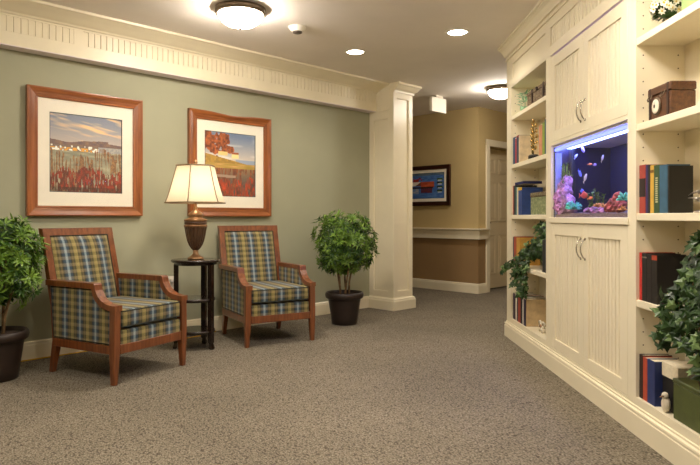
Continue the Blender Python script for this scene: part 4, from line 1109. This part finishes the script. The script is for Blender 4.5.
for i in range(nx):
    for j in range(ny): bm.faces.new((gv[i][j], gv[i + 1][j], gv[i + 1][j + 1], gv[i][j + 1])).smooth = True
bb = [bm.verts.new((v.co.x, v.co.y, 0.001)) for v in [gv[i][0] for i in range(nx + 1)]]
for i in range(nx): bm.faces.new((gv[i][0], bb[i], bb[i + 1], gv[i + 1][0]))
obj('gravel', bm, M['gravel'], aq)['kind'] = 'stuff'
obj('corner_seal', box(nb(), LA - 0.022, LA - 0.006, -0.05, -0.009, 0.0, HA - 0.05), cmat((140, 150, 230)), aq)  # brightly lit side glass painted in as a periwinkle strip
obj('hood', box(nb(), 0.004, LA - 0.004, -DA + 0.01, -0.001, HA - 0.012, HA - 0.001), M['white_plastic'], aq)
obj('light_tube', box(nb(), 0.01, LA - 0.01, -0.028, -0.003, HA - 0.040, HA - 0.018, 0.004), M['hood_light'], aq)
obj('light_tube', box(nb(), 0.01, LA - 0.01, -0.13, -0.06, HA - 0.020, HA - 0.0125, 0.001), M['tank_tube'], aq)
def aqp(px, py, y):
    """place by its spot in the tank: px,py seen in the photo, y = distance behind the front glass"""
    xo = 1.405 + y; d = F * xo / (px - 350)
    if d > 4.10: d = 4.10; xo = max(1.43, (px - 350) * d / F)
    return C(d, xo, EYE - (py - HOR) * d / F)
def rock(label, spots, mat, z0=None):
    c0 = aqp(*spots[0][:3]); bm = nb()
    for (px, py, y, r, sz) in spots:
        c = aqp(px, py, y) - c0; r2 = bmesh.ops.create_icosphere(bm, subdivisions=3, radius=1)
        for v in r2['verts']:
            k = 0.55 + 0.65 * vn(v.co.x * 3 + px, v.co.y * 3 + v.co.z * 3, 6) + 0.35 * vn(v.co.x * 7 + px, v.co.y * 5 + v.co.z * 7, 8); v.co = Vector(c) + Vector((v.co.x * r * k, v.co.y * r * k, v.co.z * r * sz * k))
    o = obj('reef_rock', bm, mat); o.location = c0; tag(o, label, 'rock'); return o
rock('tall purple reef rock at the left end of the tank', [(564, 208, 0.06, 0.055, 0.9), (563, 199, 0.06, 0.052, 1.1), (565, 189, 0.07, 0.045, 1.1), (569, 202, 0.05, 0.04, 1.2), (567, 181, 0.08, 0.032, 1.1), (572, 209, 0.05, 0.03, 1)], M['coral_purple'])
rock('maroon reef rock at the right end of the tank', [(614, 206, 0.08, 0.035, 1.2), (611, 210, 0.07, 0.03, 0.9), (618, 198, 0.09, 0.028, 1.2), (620, 206, 0.08, 0.03, 1.2)], M['coral_red'])
rock('low grey purple rock in the middle of the tank', [(595, 210, 0.10, 0.03, 0.7), (603, 210, 0.09, 0.03, 0.8), (588, 210.5, 0.12, 0.025, 0.7)], M['coral_purple'])
def coral(label, px, py, y, r, mat, n=40, seed=1):
    rg = random.Random(seed); bm = nb()
    for k in range(n):
        v = Vector((rg.gauss(0, 1), rg.gauss(0, 1), abs(rg.gauss(0, 1)))).normalized(); tube(bm, [(0, 0, 0), tuple(v * r * 0.6), tuple(v * r * rg.uniform(0.8, 1.2))], r * 0.07, 5, taper=r * 0.10)
    o = obj('coral', bm, mat); o.location = aqp(px, py, y); tag(o, label, 'coral')
coral('teal branching coral on the maroon rock', 624, 200, 0.045, 0.04, M['coral_teal'], 46, 2)
coral('teal branching coral at the foot of the purple rock', 574, 209, 0.04, 0.05, M['coral_teal'], 46, 3)
coral('small orange coral under the red fish', 598, 207, 0.07, 0.026, M['coral_orange'], 30, 4)
coral('small orange coral right of the tank middle', 603.5, 207, 0.06, 0.022, M['coral_orange'], 30, 5)
coral('orange coral below the teal coral at the right end', 622.5, 210, 0.02, 0.022, M['coral_orange'], 26, 6)
def weed(label, px, py, y, h, n, seed, spread, leaves=True):
    rg = random.Random(seed); bm = nb()
    for k in range(n):
        b = Vector((rg.uniform(-1, 1) * spread, rg.uniform(-1, 1) * spread * 0.6, 0)); top = b + Vector((rg.uniform(-1, 1) * 0.03, rg.uniform(-1, 1) * 0.02, h * rg.uniform(0.6, 1)))
        pts = [b.lerp(top, j / 6) + Vector((0.006 * math.sin(j * 1.7 + k), 0, 0)) for j in range(7)]; tube(bm, pts, 0.003, 5)
        for p in pts[1:]:
            for _ in range(4): leaf(bm, p, Vector((rg.uniform(-1, 1), rg.uniform(-1, 1), rg.uniform(0, 1))), Vector((0, 0, 1)), 0.028, 0.009)
    o = obj('water_plant', bm, M['weed']); o.location = aqp(px, py, y); tag(o, label, 'water plant')
weed('tall olive water plant rising behind the purple rock', 566, 214, 0.16, 0.40, 9, 1, 0.04)
weed('slim green water plant in the middle of the tank', 592, 212, 0.12, 0.12, 3, 2, 0.012)
weed('slim green water plant right of the tank middle', 600, 212, 0.12, 0.13, 3, 3, 0.012)
o = obj('filter_column', box(nb(), 0, 0.035, -0.03, 0, 0, 0.43, 0.004), cmat((20, 22, 40)), loc=aqp(571, 213, 0.13), rotz=A45)
tag(o, 'dark upright filter column behind the purple rock', 'filter')
def fish(label, px, py, y, L, mat, tilt, yaw=0):
    bm = nb(); rings = []; prof = [(-0.5, 0.02), (-0.42, 0.10), (-0.25, 0.19), (0, 0.22), (0.22, 0.14), (0.36, 0.05), (0.42, 0.035)]
    for x_, r in prof: rings.append([bm.verts.new((x_ * L, 0.45 * r * L * math.cos(2 * PI * k / 10), r * L * math.sin(2 * PI * k / 10))) for k in range(10)])
    for A, B in zip(rings, rings[1:]):
        for k in range(10): bm.faces.new((A[k], A[(k + 1) % 10], B[(k + 1) % 10], B[k])).smooth = True
    bm.faces.new(rings[0][::-1]); bm.faces.new(rings[-1])
    prism(bm, [(0.38 * L, 0), (0.58 * L, 0.17 * L), (0.53 * L, 0), (0.58 * L, -0.17 * L)], -0.012 * L, 0.012 * L, 'y')
    prism(bm, [(-0.15 * L, 0.18 * L), (0.12 * L, 0.33 * L), (0.2 * L, 0.12 * L)], -0.01 * L, 0.01 * L, 'y')
    bmesh.ops.transform(bm, matrix=Matrix.Rotation(R(tilt), 4, 'Y'), verts=bm.verts)
    o = obj('fish', bm, mat, loc=aqp(px, py, y), rotz=A45 + R(yaw)); tag(o, label, 'fish', 'fish in the tank')
fish('lilac fish highest in the tank', 582.8, 149.5, 0.10, 0.07, M['fish_lilac'], -35, 0)
fish('small white fish at the upper left of the tank', 576, 156.4, 0.12, 0.04, M['fish_white'], 50, 30)
fish('pink-white fish in the upper middle of the tank', 589.9, 164.2, 0.08, 0.032, M['fish_orange'], 0, 40)
fish('pale lilac fish right of the pink-white one', 594.8, 164.8, 0.10, 0.036, M['fish_lilac'], 0, 10)
fish('white fish swimming steeply at the upper right of the tank', 602.4, 158.3, 0.10, 0.05, M['fish_white'], 50, 0)
fish('blue fish left of the tank middle', 579.8, 173.4, 0.09, 0.07, M['fish_blue'], -40, 0)
fish('bright white fish in the tank middle', 585.2, 178, 0.07, 0.07, M['fish_white'], 45, 0)
fish('red fish low in the tank', 584, 195.3, 0.09, 0.10, M['fish_red'], 0, 10)
fish('blue grey fish just above the red fish', 582, 191, 0.12, 0.06, M['fish_blue'], 0, 0)
fish('orange fish low in the tank beside the green plant', 590.3, 198.2, 0.07, 0.045, M['fish_orange'], 10, 20)

# ------------------------------------------------------------------ camera, world
cam = bpy.data.cameras.new('camera'); co = bpy.data.objects.new('camera', cam); col.objects.link(co)
co.location = (0, 0, EYE); co.rotation_euler = (R(90), 0, R(-45))
cam.sensor_width = 36; cam.lens = 36 * F / 700; cam.shift_y = -(232.5 - HOR) / 700; cam.clip_start = 0.05
bpy.context.scene.camera = co
w = bpy.data.worlds.new('world'); w.use_nodes = True; bpy.context.scene.world = w
w.node_tree.nodes['Background'].inputs[0].default_value = (0.9, 0.85, 0.75, 1); w.node_tree.nodes['Background'].inputs[1].default_value = 0.05
sc = bpy.context.scene
sc.view_settings.view_transform = 'Standard'; sc.view_settings.look = 'None'; sc.view_settings.gamma = 1.0; sc.view_settings.use_curve_mapping = False
sc.view_settings.exposure = 0.0
